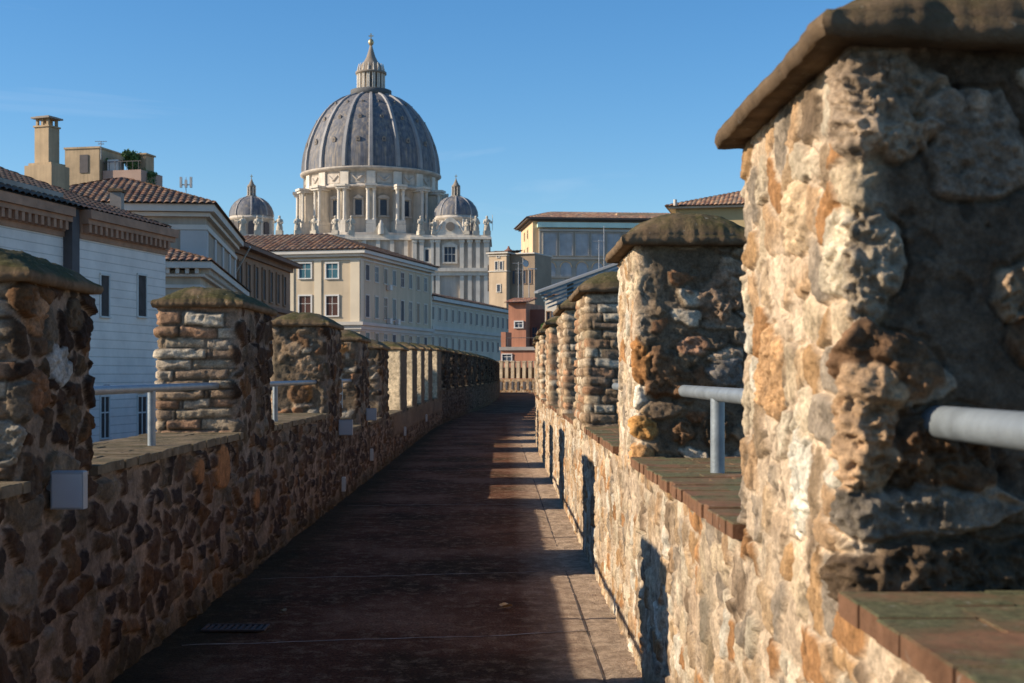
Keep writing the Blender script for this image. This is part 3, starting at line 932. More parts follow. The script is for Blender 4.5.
def window(parent, fr, u, z, w, h, mfr, mgl=None, fw=.14, proud=.10, sill=True, bars=True, arch=False, n_off=0.0):
    f = MB()
    f.fbox(fr, u - fw, u, z, z + h, n_off - .02, n_off + proud); f.fbox(fr, u + w, u + w + fw, z, z + h, n_off - .02, n_off + proud)
    f.fbox(fr, u - fw, u + w + fw, z + h, z + h + fw, n_off - .02, n_off + proud + .02)
    f.fbox(fr, u - fw * 1.1, u + w + fw * 1.1, z - fw * .8, z, n_off - .02, n_off + proud + .05)
    wi = f.build('window', mfr, parent)
    p = MB(); p.fbox(fr, u, u + w, z, z + h, n_off - .02, n_off + .012)
    p.build('pane', mgl or M_GLASS, wi)
    if bars:
        s_ = MB(); t_ = min(.05, w * .08)
        s_.fbox(fr, u + w / 2 - t_ / 2, u + w / 2 + t_ / 2, z, z + h, n_off + .013, n_off + .035)
        s_.fbox(fr, u, u + w / 2 - t_ / 2, z + h * .6, z + h * .6 + t_, n_off + .013, n_off + .03)
        s_.fbox(fr, u + w / 2 + t_ / 2, u + w, z + h * .6, z + h * .6 + t_, n_off + .013, n_off + .03)
        s_.build('casement', mfr, wi)
    return wi

TILE_PAL = [(.30, .13, .07), (.36, .17, .09), (.24, .11, .07), (.40, .22, .13), (.28, .16, .10), (.20, .11, .08), (.33, .20, .13)]
def roof_planes(parent, planes, mat, pitch=.30, amp=.05, name='roof', step=.45):
    """each plane: eaveA, eaveB, ridgeB, ridgeA (3D).  Rolled tiles are real relief."""
    Vs = []; Fs = []; Cs = []; off = 0
    for pl_i, (A, B, Cc, D) in enumerate(planes):
        A, B, Cc, D = map(lambda p: np.array(p, float), (A, B, Cc, D))
        e = B - A; Le = np.linalg.norm(e); e = e / Le
        nrm = np.cross(e, D - A + (Cc - B)); nrm /= np.linalg.norm(nrm)
        if nrm[2] < 0: nrm = -nrm
        up = np.cross(nrm, e)
        if up[2] < 0: up = -up
        inA = np.dot(D - A, e); inB = np.dot(B - Cc, e); H = max(np.dot(D - A, up), np.dot(Cc - B, up))
        H0, H1 = np.dot(D - A, up), np.dot(Cc - B, up)
        ns = max(8, int(Le / pitch * 6)); s = np.linspace(0, Le, ns)
        mid = np.interp(s, [max(inA, 0), Le - max(inB, 0)], [H0, H1]) if Le - inB > inA else np.full(ns, H)
        tm = mid.copy()
        if inA > 1e-3: tm = np.minimum(tm, s / inA * H0)
        if inB > 1e-3: tm = np.minimum(tm, (Le - s) / inB * H1)
        if inA < -1e-3 or inB < -1e-3:
            tm = mid
        nt_ = max(2, int(H / step)); t = np.linspace(0, 1, nt_ + 1)
        # saw-tooth rows
        tt = np.sort(np.concatenate([t, t[1:-1] + 1e-3])) if nt_ < 80 else t
        S, T = np.meshgrid(s, tt, indexing='ij')
        R = T * H
        R = np.minimum(R, tm[:, None])
        lift = amp * np.abs(np.sin(PI * S / pitch))
        row = np.floor(T * nt_ - 1e-6)
        saw = amp * .5 * (1 - (T * nt_ - row))
        Pp = A + S[..., None] * e + R[..., None] * up + (lift + saw)[..., None] * nrm
        if inA < -1e-3:   # plane widens upward on side A
            Pp = Pp + (np.clip(R / max(H0, 1e-3), 0, 1) * 0)[..., None]
        colr = pick(TILE_PAL, _h(np.floor(S / pitch), row, np.full(1, 5 + pl_i)))
        colr = colr * (.8 + .4 * _h(np.floor(S / pitch), row, np.full(1, 9)))[..., None]
        n, m, _ = Pp.shape
        idg = np.arange(n * m).reshape(n, m) + off
        Fs.append(np.stack([idg[:-1, :-1], idg[1:, :-1], idg[1:, 1:], idg[:-1, 1:]], -1).reshape(-1, 4))
        Vs.append(Pp.reshape(-1, 3)); Cs.append(colr.reshape(-1, 3)); off += n * m
        # solid under the tiles
        q = np.array([A, B, Cc, D]) - nrm * .03
        Vs.append(q); Cs.append(np.tile([.2, .12, .08], (4, 1))); Fs.append(np.array([[off, off + 1, off + 2, off + 3]])); off += 4
    V = np.vstack(Vs); F = np.vstack(Fs); C = np.vstack(Cs)
    me = bpy.data.meshes.new(name)
    me.from_pydata([tuple(p) for p in V], [], [tuple(map(int, f)) for f in F])
    a = me.color_attributes.new('tone', 'FLOAT_COLOR', 'POINT')
    a.data.foreach_set('color', np.hstack([C, np.ones((len(C), 1))]).astype(np.float32).ravel())
    me.update()
    return link(name, me, mat, parent)

def hip_roof(parent, x0, x1, y0, y1, z, h, ov=.5, inset=None, mat=None, pitch=.30, amp=.05, ridge='x', step=.45):
    x0 -= ov; x1 += ov; y0 -= ov; y1 += ov
    if ridge == 'x':
        i = (y1 - y0) / 2 if inset is None else inset; ym = (y0 + y1) / 2
        ra, rb = (x0 + i, ym, z + h), (x1 - i, ym, z + h)
    else:
        i = (x1 - x0) / 2 if inset is None else inset; xm = (x0 + x1) / 2
        ra, rb = (xm, y0 + i, z + h), (xm, y1 - i, z + h)
    a, b_, c_, d = (x0, y0, z), (x1, y0, z), (x1, y1, z), (x0, y1, z)
    if ridge == 'x':
        pl = [(a, b_, rb, ra), (b_, c_, rb, rb), (c_, d, ra, rb), (d, a, ra, ra)]
    else:
        pl = [(a, b_, ra, ra), (b_, c_, rb, ra), (c_, d, rb, rb), (d, a, ra, rb)]
    return roof_planes(parent, pl, mat or M_TILE, pitch, amp, step=step)

def unit(x, y):
    l = math.hypot(x, y); return (x / l, y / l)

# ---- white rusticated building beside the passage (left)
M_WHITEWALL = rustic_mat('scored_white_plaster', (.78, .70, .63), .28, .70)
M_WHITETRIM = plain('pale_trim', (.62, .60, .56), .12, 1, .8)
M_CORN = plain('brown_brick_cornice', (.38, .21, .13), .25, 2, .9, .3, 20)
M_DARKPIPE = plain('dark_pilaster', (.09, .08, .08), .2, 2, .8)
ang = math.atan2(1, .2)
ux, uy = unit(.2, 1)
oA = (-11.9 - ux * 30, 50 - uy * 30)
Lz = 30; z0 = -9
def uA(px_):
    t = (px_ - 502) / FPX
    return (t * oA[1] - oA[0]) / (ux - t * uy)
A_ = thing('townhouse', 'long white building with scored plaster and dark arched lower windows at the far left', 'building', (oA[0] - .12, oA[1], 0), ang)
UB = uA(82); M_DARKPANE = plain('dark_shutters', (.045, .034, .03), .5, 3, .8)
m_ = MB(); m_.box(0, UB, .25, 13, z0, 6.2); m_.box(UB, 30, 0, 13, z0, 6.2); m_.build('wall', M_WHITEWALL, A_)
F0 = ((0, .25), (1, 0), (0, -1)); F1 = ((0, 0), (1, 0), (0, -1))
m_ = MB()
for fr, a, b2 in ((F0, 0, UB - .5), (F1, UB + .02, 30.0)):
    e = .30 if b2 > 29 else 0
    m_.fbox(fr, a, b2 + (.06 if e else 0), 5.95, 6.12, -.02, .06)
    m_.fbox(fr, a, b2 + (.10 if e else 0), 6.40, 6.56, -.02, .34)
    m_.fbox(fr, a, b2 + (.16 if e else 0), 6.56, 6.84, -.02, .44)
    m_.fbox(fr, a, b2 + (.10 if e else 0), 6.12, 6.40, -.02, .10)
    u = a + .1
    while u < b2 - .1:
        m_.fbox(fr, u, u + .16, 6.14, 6.398, .10, .32); u += .36
m_.fbox(((30, 0), (0, 1), (1, 0)), 0, 13, 6.56, 6.84, 0, .16)
m_.build('cornice', M_CORN, A_)
m_ = MB(); m_.fbox(F1, UB - .48, UB - .02, z0, 6.86, -.25, .06); m_.build('downpipe', M_DARKPIPE, A_)
m_ = MB(); m_.fbox(F0, 0, UB - .5, 6.842, 7.3, -.4, .02); m_.box(0, 30, 0.66, 12, 6.84, 7.15); m_.build('attic', plain('grimy_plaster', (.30, .26, .22), .25, 1.5), A_)
for k in range(6):
    w = MB(); u = 2 + 3.2 * k
    w.fbox(F0, u, u + .7, 6.95, 7.2, .02, .04); w.build('vent', M_DARKPIPE, A_)
for px_ in (10, 45, 104, 141):
    u0, u1 = uA(px_), uA(px_ + 8)
    yd = oA[1] + uy * u0
    if px_ < 80: pass
    fr = F1 if px_ > 80 else F0
    za, zb = EYE + (374 - 316) * yd / FPX, EYE + (374 - 275) * yd / FPX
    window(A_, fr, u0, za, (u1 - u0), zb - za, M_WHITETRIM, M_DARKPANE, fw=.07, proud=.04, bars=False)
    za, zb = EYE + (374 - 438) * yd / FPX, EYE + (374 - 397) * yd / FPX
    w = window(A_, fr, u0, za, (u1 - u0), zb - za, M_WHITETRIM, M_DARKPANE, fw=.06, proud=.04)
    m_ = MB(); r_ = (u1 - u0) / 2
    cx_ = (u0 + u1) / 2
    pts = [(cx_ + r_ * math.cos(t), zb + .15 + r_ * .9 * math.sin(t)) for t in np.linspace(0, PI, 13)]
    yb = -(0.03) if fr is F1 else .25 - .03
    m_.prism(pts, yb, yb - .10 - .02 + .0, 'y'); m_.build('fanlight', M_GLASS, w)
hip_roof(A_, 0, 29.7, 0, 12.6, 6.88, 2.55, .24, mat=M_TILE_DARK, pitch=.34, amp=.07)

# ---- beige house with tiled hip roof and white cornice behind it
M_BEIGE = plain('beige_plaster', (.42, .34, .26), .15, .6, .9, streak=.25)
M_BEIGE2 = plain('warm_beige_plaster', (.50, .40, .29), .15, .5, .9, streak=.2)
M_TRIM = plain('cream_trim', (.60, .54, .46), .12, 1, .85)
def angled(x, Y, dirx):
    return math.atan2(dirx, 1)
rzB = math.atan2(.109, 1)
xB, _ = at(205, 0, 70); LB = 9.5; DB = 18.5
cB, sB = math.cos(rzB), math.sin(rzB)
B_ = thing('townhouse', 'beige house with tiled hip roof and long white side cornice behind the white building', 'building', (xB - LB * cB, 70 - LB * sB, 0), rzB)
MB().box(0, LB, 0, DB, z0, 10.0).build('wall', M_BEIGE, B_)
m_ = MB(); 
for e, za, zb in ((.12, 8.9, 9.15), (.25, 9.55, 9.75), (.50, 9.78, 10.15)):
    m_.box(-e, LB + e, -e, DB + e, za, zb)
m_.build('cornice', M_TRIM, B_)
M_PGP = plain('pale_grey_plaster', (.50, .48, .45), .1, .7)
MB().fbox(face(LB, DB, 'front'), LB - 1.2, LB + .08, z0, 8.88, -.02, .08).build('pilaster', M_PGP, B_)
fr = face(LB, DB, 'right')
for u in (0.02, 4.5, 9.0, 13.5, 17.5): MB().fbox(fr, u, u + .9, z0, 8.87, -.02, .082).build('pilaster', M_PGP, B_)
hip_roof(B_, 0, LB, 0, DB, 10.16, 1.9, .62, mat=M_TILE, pitch=.34, amp=.08, ridge='y', inset=5.2)
def win_grid(parent, fr, us, zs, w, h, mfr, mgl=None, **k):
    for z in zs:
        for u in us: window(parent, fr, u, z, w, h, mfr, mgl, **k)
win_grid(B_, fr, [2.2, 6.4, 10.9, 15.2], [5.2, 1.6], 1.2, 2.1, M_TRIM)

# ---- lower wing with dentil cornice in front
xC, _ = at(200, 0, 62); LC = 7; 
C_ = thing('townhouse', 'low beige wing with a white dentil cornice and small tiled roof, above the left merlons', 'building', (xC - LC * cB, 62 - LC * sB, 0), rzB)
MB().box(0, LC, 0, 23, z0, 6.3).build('wall', M_BEIGE2, C_)
m_ = MB()
for e, za, zb in ((.10, 5.5, 5.65), (.22, 6.0, 6.12), (.55, 6.36, 6.66)):
    m_.box(-e, LC + e, -e, 23, za, zb)
for fr, Ln in ((face(LC, 23, 'front'), LC), (face(LC, 23, 'right'), 23)):
    u = .1
    while u < Ln: m_.fbox(fr, u, u + .16, 6.125, 6.355, 0, .42); u += .42
m_.build('cornice', M_TRIM, C_)
hip_roof(C_, 0, LC, 0, 23, 6.67, 1.3, .6, mat=M_TILE, pitch=.32, amp=.07, ridge='y', inset=4)
win_grid(C_, face(LC, 23, 'right'), [2, 6, 10, 14, 18], [2.4], 1.1, 1.9, M_TRIM)

# ---- rooftop things above the white building
M_TANPL = plain('tan_plaster', (.45, .33, .20), .2, 1.2, .9, streak=.25)
def top_loc(px_, py_, Y):
    x, z = at(px_, py_, Y); return x, z
x, zb = at(47, 182, 52); _, zt = at(47, 117, 52)
ch = thing('chimney', 'tall tan plastered chimney with an open capped top above the left roof', 'chimney', (x, 52, zb - 1.2), -.38)
H = zt - zb + 1.2
MB().box(-.52, .52, -.4, .4, 0, H - 1.75).box(-.62, .62, -.5, .5, 0, H - 1.85 - .0).build('base', M_TANPL, ch)
MB().box(-.32, .32, -.3, .3, H - 1.75, H - .42).box(-.36, .36, -.34, .34, H - .42, H - .36).build('stack', M_TANPL, ch)
for a in (-.28, -.04, .20):
    for b2 in (-.28, .18): MB().box(a, a + .09, b2, b2 + .09, H - .36, H - .10).build('vent_post', M_TANPL, ch)
MB().box(-.42, .42, -.4, .4, H - .10, H - .04).box(-.3, .3, -.28, .28, H - .04, H).build('hood', plain('grey_cap', (.28, .24, .2), .2, 2), ch)
x, zb = at(117, 214, 50); _, zt = at(117, 188, 50)
ch2 = thing('chimney', 'short square plaster chimney stub on the white building roof', 'chimney', (x, 50, zb - .6))
MB().box(-.2, .2, -.2, .2, 0, zt - zb + .45, .03).build('stack', plain('grey_plaster', (.3, .26, .22), .2, 3), ch2)
MB().box(-.26, .26, -.26, .26, zt - zb + .45, zt - zb + .55, .02).build('hood', M_CAP, ch2)

Yp = 92
x0p, zt = at(62, 148, Yp); x1p, zb = at(100, 200, Yp); x2p, z2 = at(143, 170, Yp)
pt = thing('penthouse', 'tan rooftop penthouse with a terrace wall behind the chimney', 'building', (x0p, Yp + .6, zb - 4), -.22)
hb = zb - 4
MB().box(0, (x1p - x0p), 0, 3.4, 0, zt - hb).box(-.06, x1p - x0p + .06, -.06, 3.46, zt - hb, zt - hb + .12).build('wall', M_TANPL, pt)
wpt = x2p - x0p
MB().box(x1p - x0p + .07, wpt, .3, 3.4, 0, z2 - hb).build('terrace', plain('pinkish_plaster', (.38, .26, .20), .15, 1), pt)
m_ = MB(); m_.box(x1p - x0p + .3, x1p - x0p + 1.1, .5, 1.2, z2 - hb, z2 - hb + .75); m_.build('air_unit', M_WHITEP, pt)
m_ = MB(); m_.box(-1.3, -.05, .4, 1.4, 0, z2 - hb + .3); m_.build('annex', M_TANPL, pt)
MB().box(x1p - x0p + 1.3, x1p - x0p + 2.6, 1.4, 2.6, z2 - hb, z2 - hb + 1.15).box(x1p - x0p + 1.2, x1p - x0p + 2.7, 1.3, 2.7, z2 - hb + 1.15, z2 - hb + 1.25).build('stair_head', M_TANPL, pt)
m_ = MB()
for q in range(7): m_.box(x1p - x0p + .1 + q * .42, x1p - x0p + .13 + q * .42, .32, .35, z2 - hb, z2 - hb + .55)
m_.box(x1p - x0p + .07, wpt, .32, .35, z2 - hb + .55, z2 - hb + .60); m_.build('parapet_rail', M_DARKPIPE, pt)
MB().box(1.1, 1.7, -.05, .0, zt - hb - 1.6, zt - hb - .4).build('shutter', M_DARKPIPE, pt)
def foliage(name, label, loc, r, n, mat, parent=None, seed=1, sq=.8, trunk=True):
    rr = random.Random(seed); t = thing(name, label, 'plant', loc)
    m_ = MB()
    cl = [(rr.uniform(-.6, .6) * r, rr.uniform(-.6, .6) * r, r * (.7 + rr.uniform(-.4, .5) * sq), r * rr.uniform(.25, .5)) for _ in range(9)]
    for i in range(n):
        cx_, cy_, cz_, cr_ = rr.choice(cl)
        d_ = Vector((rr.gauss(0, 1), rr.gauss(0, 1), rr.gauss(0, 1))).normalized() * cr_ * rr.uniform(.3, 1.1)
        p = Vector((cx_, cy_, cz_)) + d_
        a = Vector((rr.gauss(0, 1), rr.gauss(0, 1), rr.gauss(0, 1))).normalized(); b2 = a.orthogonal().normalized()
        s_ = r * rr.uniform(.06, .12)
        m_.add([p - a * s_, p + b2 * s_ * .5, p + a * s_, p - b2 * s_ * .5], [(0, 1, 2, 3)])
    m_.build('leaves', mat, t)
    m_ = MB()
    for k in range(4):
        m_.tube((0, 0, -.1), (rr.uniform(-.5, .5) * r, rr.uniform(-.5, .5) * r, r * .8), .04 * r, .015 * r, 8)
    m_.tube((0, 0, -.5), (0, 0, 0), .16, .2, 12)
    m_.build('stem', plain('bark', (.12, .08, .05), .3, 5), t)
    return t
M_GREEN = plain('leaf_green', (.07, .13, .035), .4, 3, .8)
M_GREEN2 = plain('leaf_light_green', (.12, .22, .04), .4, 3, .8)
x, z = at(131, 168, Yp + .6)
foliage('potted_shrub', 'round green shrub growing on the rooftop terrace at upper left', (x, Yp + 1, z - .1), .92, 2600, M_GREEN, seed=3)
x, z = at(110, 168, Yp + .6)
foliage('potted_shrub', 'thin small green plant on the terrace left of the round shrub', (x, Yp + 1, z), .55, 360, M_GREEN, seed=9)
x, z = at(146, 176, Yp + .6)
foliage('potted_shrub', 'dark trailing plant at the right end of the rooftop terrace', (x, Yp + 1, z - .6), .75, 1100, M_GREEN, seed=5)
def antenna(label, px_, py0, py1, Y, kind):
    x, zb = at(px_, py1, Y); _, zt = at(px_, py0, Y); h_ = zt - zb
    t = thing('antenna', label, 'antenna', (x, Y, zb))
    k = Y / FPX
    MB().tube((0, 0, -.5), (0, 0, h_), k * .45, k * .35, 8).build('mast', M_LAMPG, t)
    m_ = MB()
    if kind == 'panel':
        for dx in (-5, 0, 5): m_.box(dx * k - k, dx * k + k, -.1, .1, h_ * .3, h_ * (1.0 if dx else .8))
        m_.box(-6 * k, 6 * k, -.04, .04, h_ * .45, h_ * .52)
        m_.build('panels', M_WHITEP, t)
    elif kind == 'yagi':
        m_.tube((-6 * k, 0, h_ * .96), (6 * k, 0, h_ * .96), k * .25, n=6)
        for dx in range(-5, 6, 2): m_.tube((dx * k, -2.5 * k, h_ * .96), (dx * k, 2.5 * k, h_ * .96), k * .2, n=6)
        m_.tube((0, 0, h_ * .7), (0, 0, h_ * .96), k * .4, n=6)
        for dz in (.7, .8): m_.tube((-3 * k, 0, h_ * dz), (3 * k, 0, h_ * dz), k * .25, n=6)
        m_.build('elements', M_LAMPG, t)
    elif kind == 'dish':
        m_.lathe([(0.01, 0), (2.2 * k, .5 * k), (3.4 * k, 1.4 * k), (3.5 * k, 1.5 * k), (2.2 * k, .8 * k), (.01, .3 * k)], n=18)
        o = m_.build('dish', M_WHITEP, t); o.rotation_euler = (math.radians(80), 0, .5); o.location = (2 * k, -.1, h_ * .85)
    elif kind == 'lamp':
        m_.box(-1 * k, 8 * k, -.1, .1, h_ - .3 * k, h_ + .6 * k)
        m_.build('arm', M_WHITEP, t)
    return t
antenna('cluster of white panel antennas on the tiled roof, left of the small dome', 186, 177, 192, 74, 'panel')
antenna('thin antenna on the tan penthouse roof at upper left', 101, 141, 152, Yp, 'yagi')

# ---- brown building with dark window slots
ux, uy = unit(.0486, 1)
xD, _ = at(227, 0, 95)
M_BROWN = plain('brown_plaster', (.30, .19, .12), .15, .8, .9, streak=.25)
D_ = thing('townhouse', 'brown building with a deep eave and a row of dark narrow windows', 'building', (xD - ux * 4, 95 - uy * 4, 0), math.atan2(uy, ux))
LD = 25.5
MB().box(0, LD, 0, 14, z0, 10.4).build('wall', M_BROWN, D_)
m_ = MB(); fr = face(LD, 14, 'front')
m_.box(-.3, LD + .8, -.9, 14, 10.5, 10.75); m_.fbox(fr, 0, LD + .1, 10.1, 10.5, 0, .25)
m_.fbox(fr, -.1, LD + .9, 6.55, 6.85, -.02, .55); m_.fbox(fr, 0, LD + .1, 6.2, 6.55, -.02, .2)
m_.build('cornice', plain('dark_brown_eave', (.16, .10, .07), .2, 1), D_)
win_grid(D_, fr, [2 + 2.55 * k for k in range(9)], [7.3], .95, 2.3, M_BROWN, fw=.15)
win_grid(D_, fr, [2 + 2.55 * k for k in range(9)], [3.2], .95, 2.0, M_BROWN, fw=.15)
hip_roof(D_, 0, LD, 0, 14, 10.76, 1.1, .9, mat=M_TILE_DARK, pitch=.34, amp=.07)
t = thing('flagpole', 'bare white flagpole leaning out from the brown building', 'flagpole', at(240, 0, 98)[:1] + (98, at(0, 264, 98)[1]))
MB().tube((-.6, 0, -1.1), (.9, -1.2, 1.0), .07, .05, 10).build('pole', M_WHITEP, t)
MB().lathe([(.01, -.08), (.09, 0), (.01, .09)], n=10).build('finial', M_WHITEP, t).location = (.92, -1.22, 1.05)

# ---- large palazzo in the middle: main block and lower wing, both things of their own
ux, uy = unit(.25, 1)
xE, _ = at(360, 0, 150)
rzE = math.atan2(uy, ux)
M_PAL = plain('cream_plaster', (.56, .45, .31), .12, .25, .9, streak=.15)
M_PAL2 = plain('cream_strip', (.66, .56, .41), .08, .3, .9)
M_PALG = plain('grey_stone_band', (.50, .46, .40), .12, .3, .9)
M_SHUT = glass_mat('brown_shutter', (.05, .022, .016))
M_TEAL = glass_mat('teal_pane', (.03, .08, .10))
E_ = thing('palazzo', 'cream corner palazzo with red tiled roof and white framed windows before the basilica', 'building', (xE, 150, 0), rzE)
LE = 26.2; DE = 14.5
DX = 30.0
MB().box(0, LE, 0, DE, z0, 14.3).box(0, 13, DE, DX, z0, 14.3).build('wall', M_PAL, E_)
m_ = MB()
for e, za, zb in ((.12, 13.95, 14.1), (.45, 14.32, 14.6), (.8, 14.62, 15.0)):
    m_.box(-e, LE + (.1 if e > .2 else 0), -e, DE, za, zb); m_.box(-e, 13, DE + .002, DX, za, zb)
m_.build('cornice', plain('pale_grey_cornice', (.58, .55, .49), .1, .5), E_)
m_ = MB()
for e, za, zb in ((.5, 6.95, 7.3), (.25, 6.5, 6.95), (.10, 6.3, 6.5)):
    m_.box(-e, LE, -e, DE, za, zb); m_.box(-e, 13, DE + .002, DX, za, zb)
m_.build('string_course', M_PALG, E_)
fl = face(LE, DX, 'left'); ff_ = face(LE, DE, 'front')
def u_left(px_):   # distance along the camera-facing side, from its right corner
    t = (px_ - 502) / FPX
    lx, ly = -uy, ux
    return (t * 150 - xE) / (lx - t * ly)
for a, b2 in ((350.5, 359.8), (314.5, 321.5), (287, 294), (262, 267)):
    MB().fbox(fl, DX - u_left(a), DX - u_left(b2), 7.31, 13.94, -.02, .10).build('pilaster', M_PAL2, E_)
MB().fbox(ff_, 0, .9, 7.31, 13.94, -.02, .10).build('pilaster', M_PAL2, E_)
MB().fbox(ff_, LE - .6, LE, 7.31, 13.94, -.02, .10).build('pilaster', M_PAL2, E_)
for row, (y0_, y1_, mg) in enumerate(((263.5, 278, M_TEAL), (296, 315.5, M_SHUT))):
    for a, b2 in ((272, 283.5), (299.5, 311), (326.5, 338)):
        s0, s1 = u_left(b2), u_left(a)
        Yd = 150 + ux * s0
        za, zb = EYE + (374 - y1_) * Yd / FPX, EYE + (374 - y0_) * Yd / FPX
        window(E_, fl, DX - s1, za, s1 - s0, zb - za, M_WHITETRIM, mg, fw=.16, proud=.12)
for k in range(8):
    u = 1.75 + k * 3.05
    for za, hh in ((11.9, 1.65), (7.9, 2.35), (4.7, 1.5)):
        window(E_, ff_, u, za, 1.15, hh, M_TRIM, (M_GLASS, M_SHUT, M_GLASS, M_DARKPIPE)[(k * 5 + int(za)) % 4], fw=.13, proud=.05, bars=(k + int(za)) % 3 == 0)
for k, (u, z) in enumerate(((8.7, 11.2), (8.7, 7.4), (11.6, 7.4))):
    m_ = MB(); m_.fbox(ff_, u, u + .8, z, z + .6, .06, .5); m_.build('air_unit', M_WHITEP, E_)
ov = .9; zr = 15.02; rh = 2.45
roof_planes(E_, [((-ov, DX, zr), (-ov, -ov, zr), (6.5, 6.5, zr + rh), (6.5, DX, zr + rh)),
                 ((LE + ov, -ov, zr), (LE + ov, DE + ov, zr), (LE - 4, 6.5, zr + rh), (LE - 4, 6.5, zr + rh)),
                 ((13.9, DE, zr), (13.9, DX, zr), (6.5, DX, zr + rh), (6.5, 6.5, zr + rh)),
                 ((LE + ov, DE + ov, zr), (13.9, DE + ov, zr), (6.5, 6.5, zr + rh), (LE - 4, 6.5, zr + rh))], M_TILE, .60, .13, step=.9)
roof_planes(E_, [((-ov, -ov, zr), (LE + ov, -ov, zr), (LE - 4, 6.5, zr + rh), (6.5, 6.5, zr + rh))], M_TILE_DARK, .60, .13, step=.9)  # shading of the right slope painted in with darker tiles

W_ = thing('palazzo_wing', 'long lower cream wing with a dark roof and evenly spaced windows', 'building', (xE + ux * LE, 150 + uy * LE, 0), rzE)
LW = 46; DW = 12
MB().box(0.02, LW, .3, DW, z0, 11.0).build('wall', plain('pale_cream_plaster', (.54, .47, .37), .1, .25, .9, streak=.12), W_)
fw_ = ((0.02, .3), (1, 0), (0, -1))
m_ = MB()
for e, za, zb in ((.1, 10.6, 10.75), (.6, 11.02, 11.5)):
    m_.fbox(fw_, 0, LW, za, zb, -.3, e)
m_.build('cornice', plain('pale_grey_cornice', (.55, .53, .49), .1, .5), W_)
m_ = MB()
for e, za, zb in ((.5, 7.3, 7.75), (.25, 6.8, 7.3), (.10, 6.6, 6.8)): m_.fbox(fw_, 0, LW, za, zb, -.02, e)
m_.build('string_course', M_PALG, W_)
for k in range(15):
    u = 1.0 + k * 3.05
    window(W_, fw_, u, 8.6, 1.1, 1.6, M_TRIM, fw=.13, proud=.05, bars=False)
    window(W_, fw_, u, 4.9, 1.1, 1.5, M_TRIM, fw=.13, proud=.05, bars=False)
hip_roof(W_, 0.5, LW, .3, DW, 11.52, 1.5, .7, mat=M_TILE_DARK, pitch=.5, amp=.08, step=.8)

# ------------------------------------------------------------------ the basilica
YB = 560.0
K = YB / FPX
xB0 = (371 - 502) * K
M_TRAV = plain('travertine', (.56, .49, .41), .22, .12, .9, streak=.30)
M_TRAVW = plain('bright_travertine', (.68, .61, .51), .16, .25, .9, streak=.18)
M_TRAVD = plain('weathered_travertine', (.27, .225, .18), .18, .08, .9, streak=.2)
def lead_mat():
    m, nt, b = newmat('dome_lead')
    co = coords(nt)
    mpn = nnode(nt, 'ShaderNodeMapping'); mpn.inputs['Scale'].default_value = (2.2, 2.2, .10); nt.links.new(co, mpn.inputs[0])
    n1 = noise(nt, .55, 7, .65, mpn.outputs[0])
    c = ramp(nt, n1.outputs[0], [(.34, (.075, .085, .115)), (.5, (.135, .135, .145)), (.66, (.28, .23, .18))]).outputs[0]
    n2 = noise(nt, .5, 5, .6, co)
    r2 = ramp(nt, n2.outputs[0], [(.35, .78), (.65, 1.15)])
    c = mix(nt, 1.0, c, r2.outputs[0], 'MULTIPLY')
    nt.links.new(c, b.inputs['Base Color']); b.inputs['Roughness'].default_value = .75
    return m
M_LEAD = lead_mat()
M_RIB = plain('pale_lead_rib', (.27, .26, .255), .2, .2, .7)
M_BRONZE = plain('gilt_bronze', (.45, .36, .20), .2, .5, .4, metal=.6)
view = math.atan2(-YB, -xB0)         # direction from the dome to the eye
bas = thing('basilica', 'great basilica with a ribbed lead dome, columned drum and pale stone front', 'basilica', (xB0, YB, 0))
zz = lambda py: EYE + (374 - py) * K * (1 - .036 * min(1, max(0, (py - 95) / 65)))
rr = lambda p: p * K
prof = [(66.8, 168), (66.6, 160), (65.2, 150), (62.4, 140), (58.2, 130), (52.8, 120.5), (46.2, 112), (38.4, 105), (29.8, 100), (19.5, 96.5)]
def interp_prof(n=30):
    ys_ = np.array([p[1] for p in prof]); rs_ = np.array([p[0] for p in prof])
    # smooth circular-ish profile by arc-length Catmull sampling
    t = np.linspace(0, len(prof) - 1, n)
    return [(float(np.interp(a, range(len(prof)), rs_)), float(np.interp(a, range(len(prof)), ys_))) for a in t]
pr = interp_prof(40)
dome = MB().lathe([(rr(r), zz(y_)) for r, y_ in pr], n=128).build('dome', M_LEAD, bas)
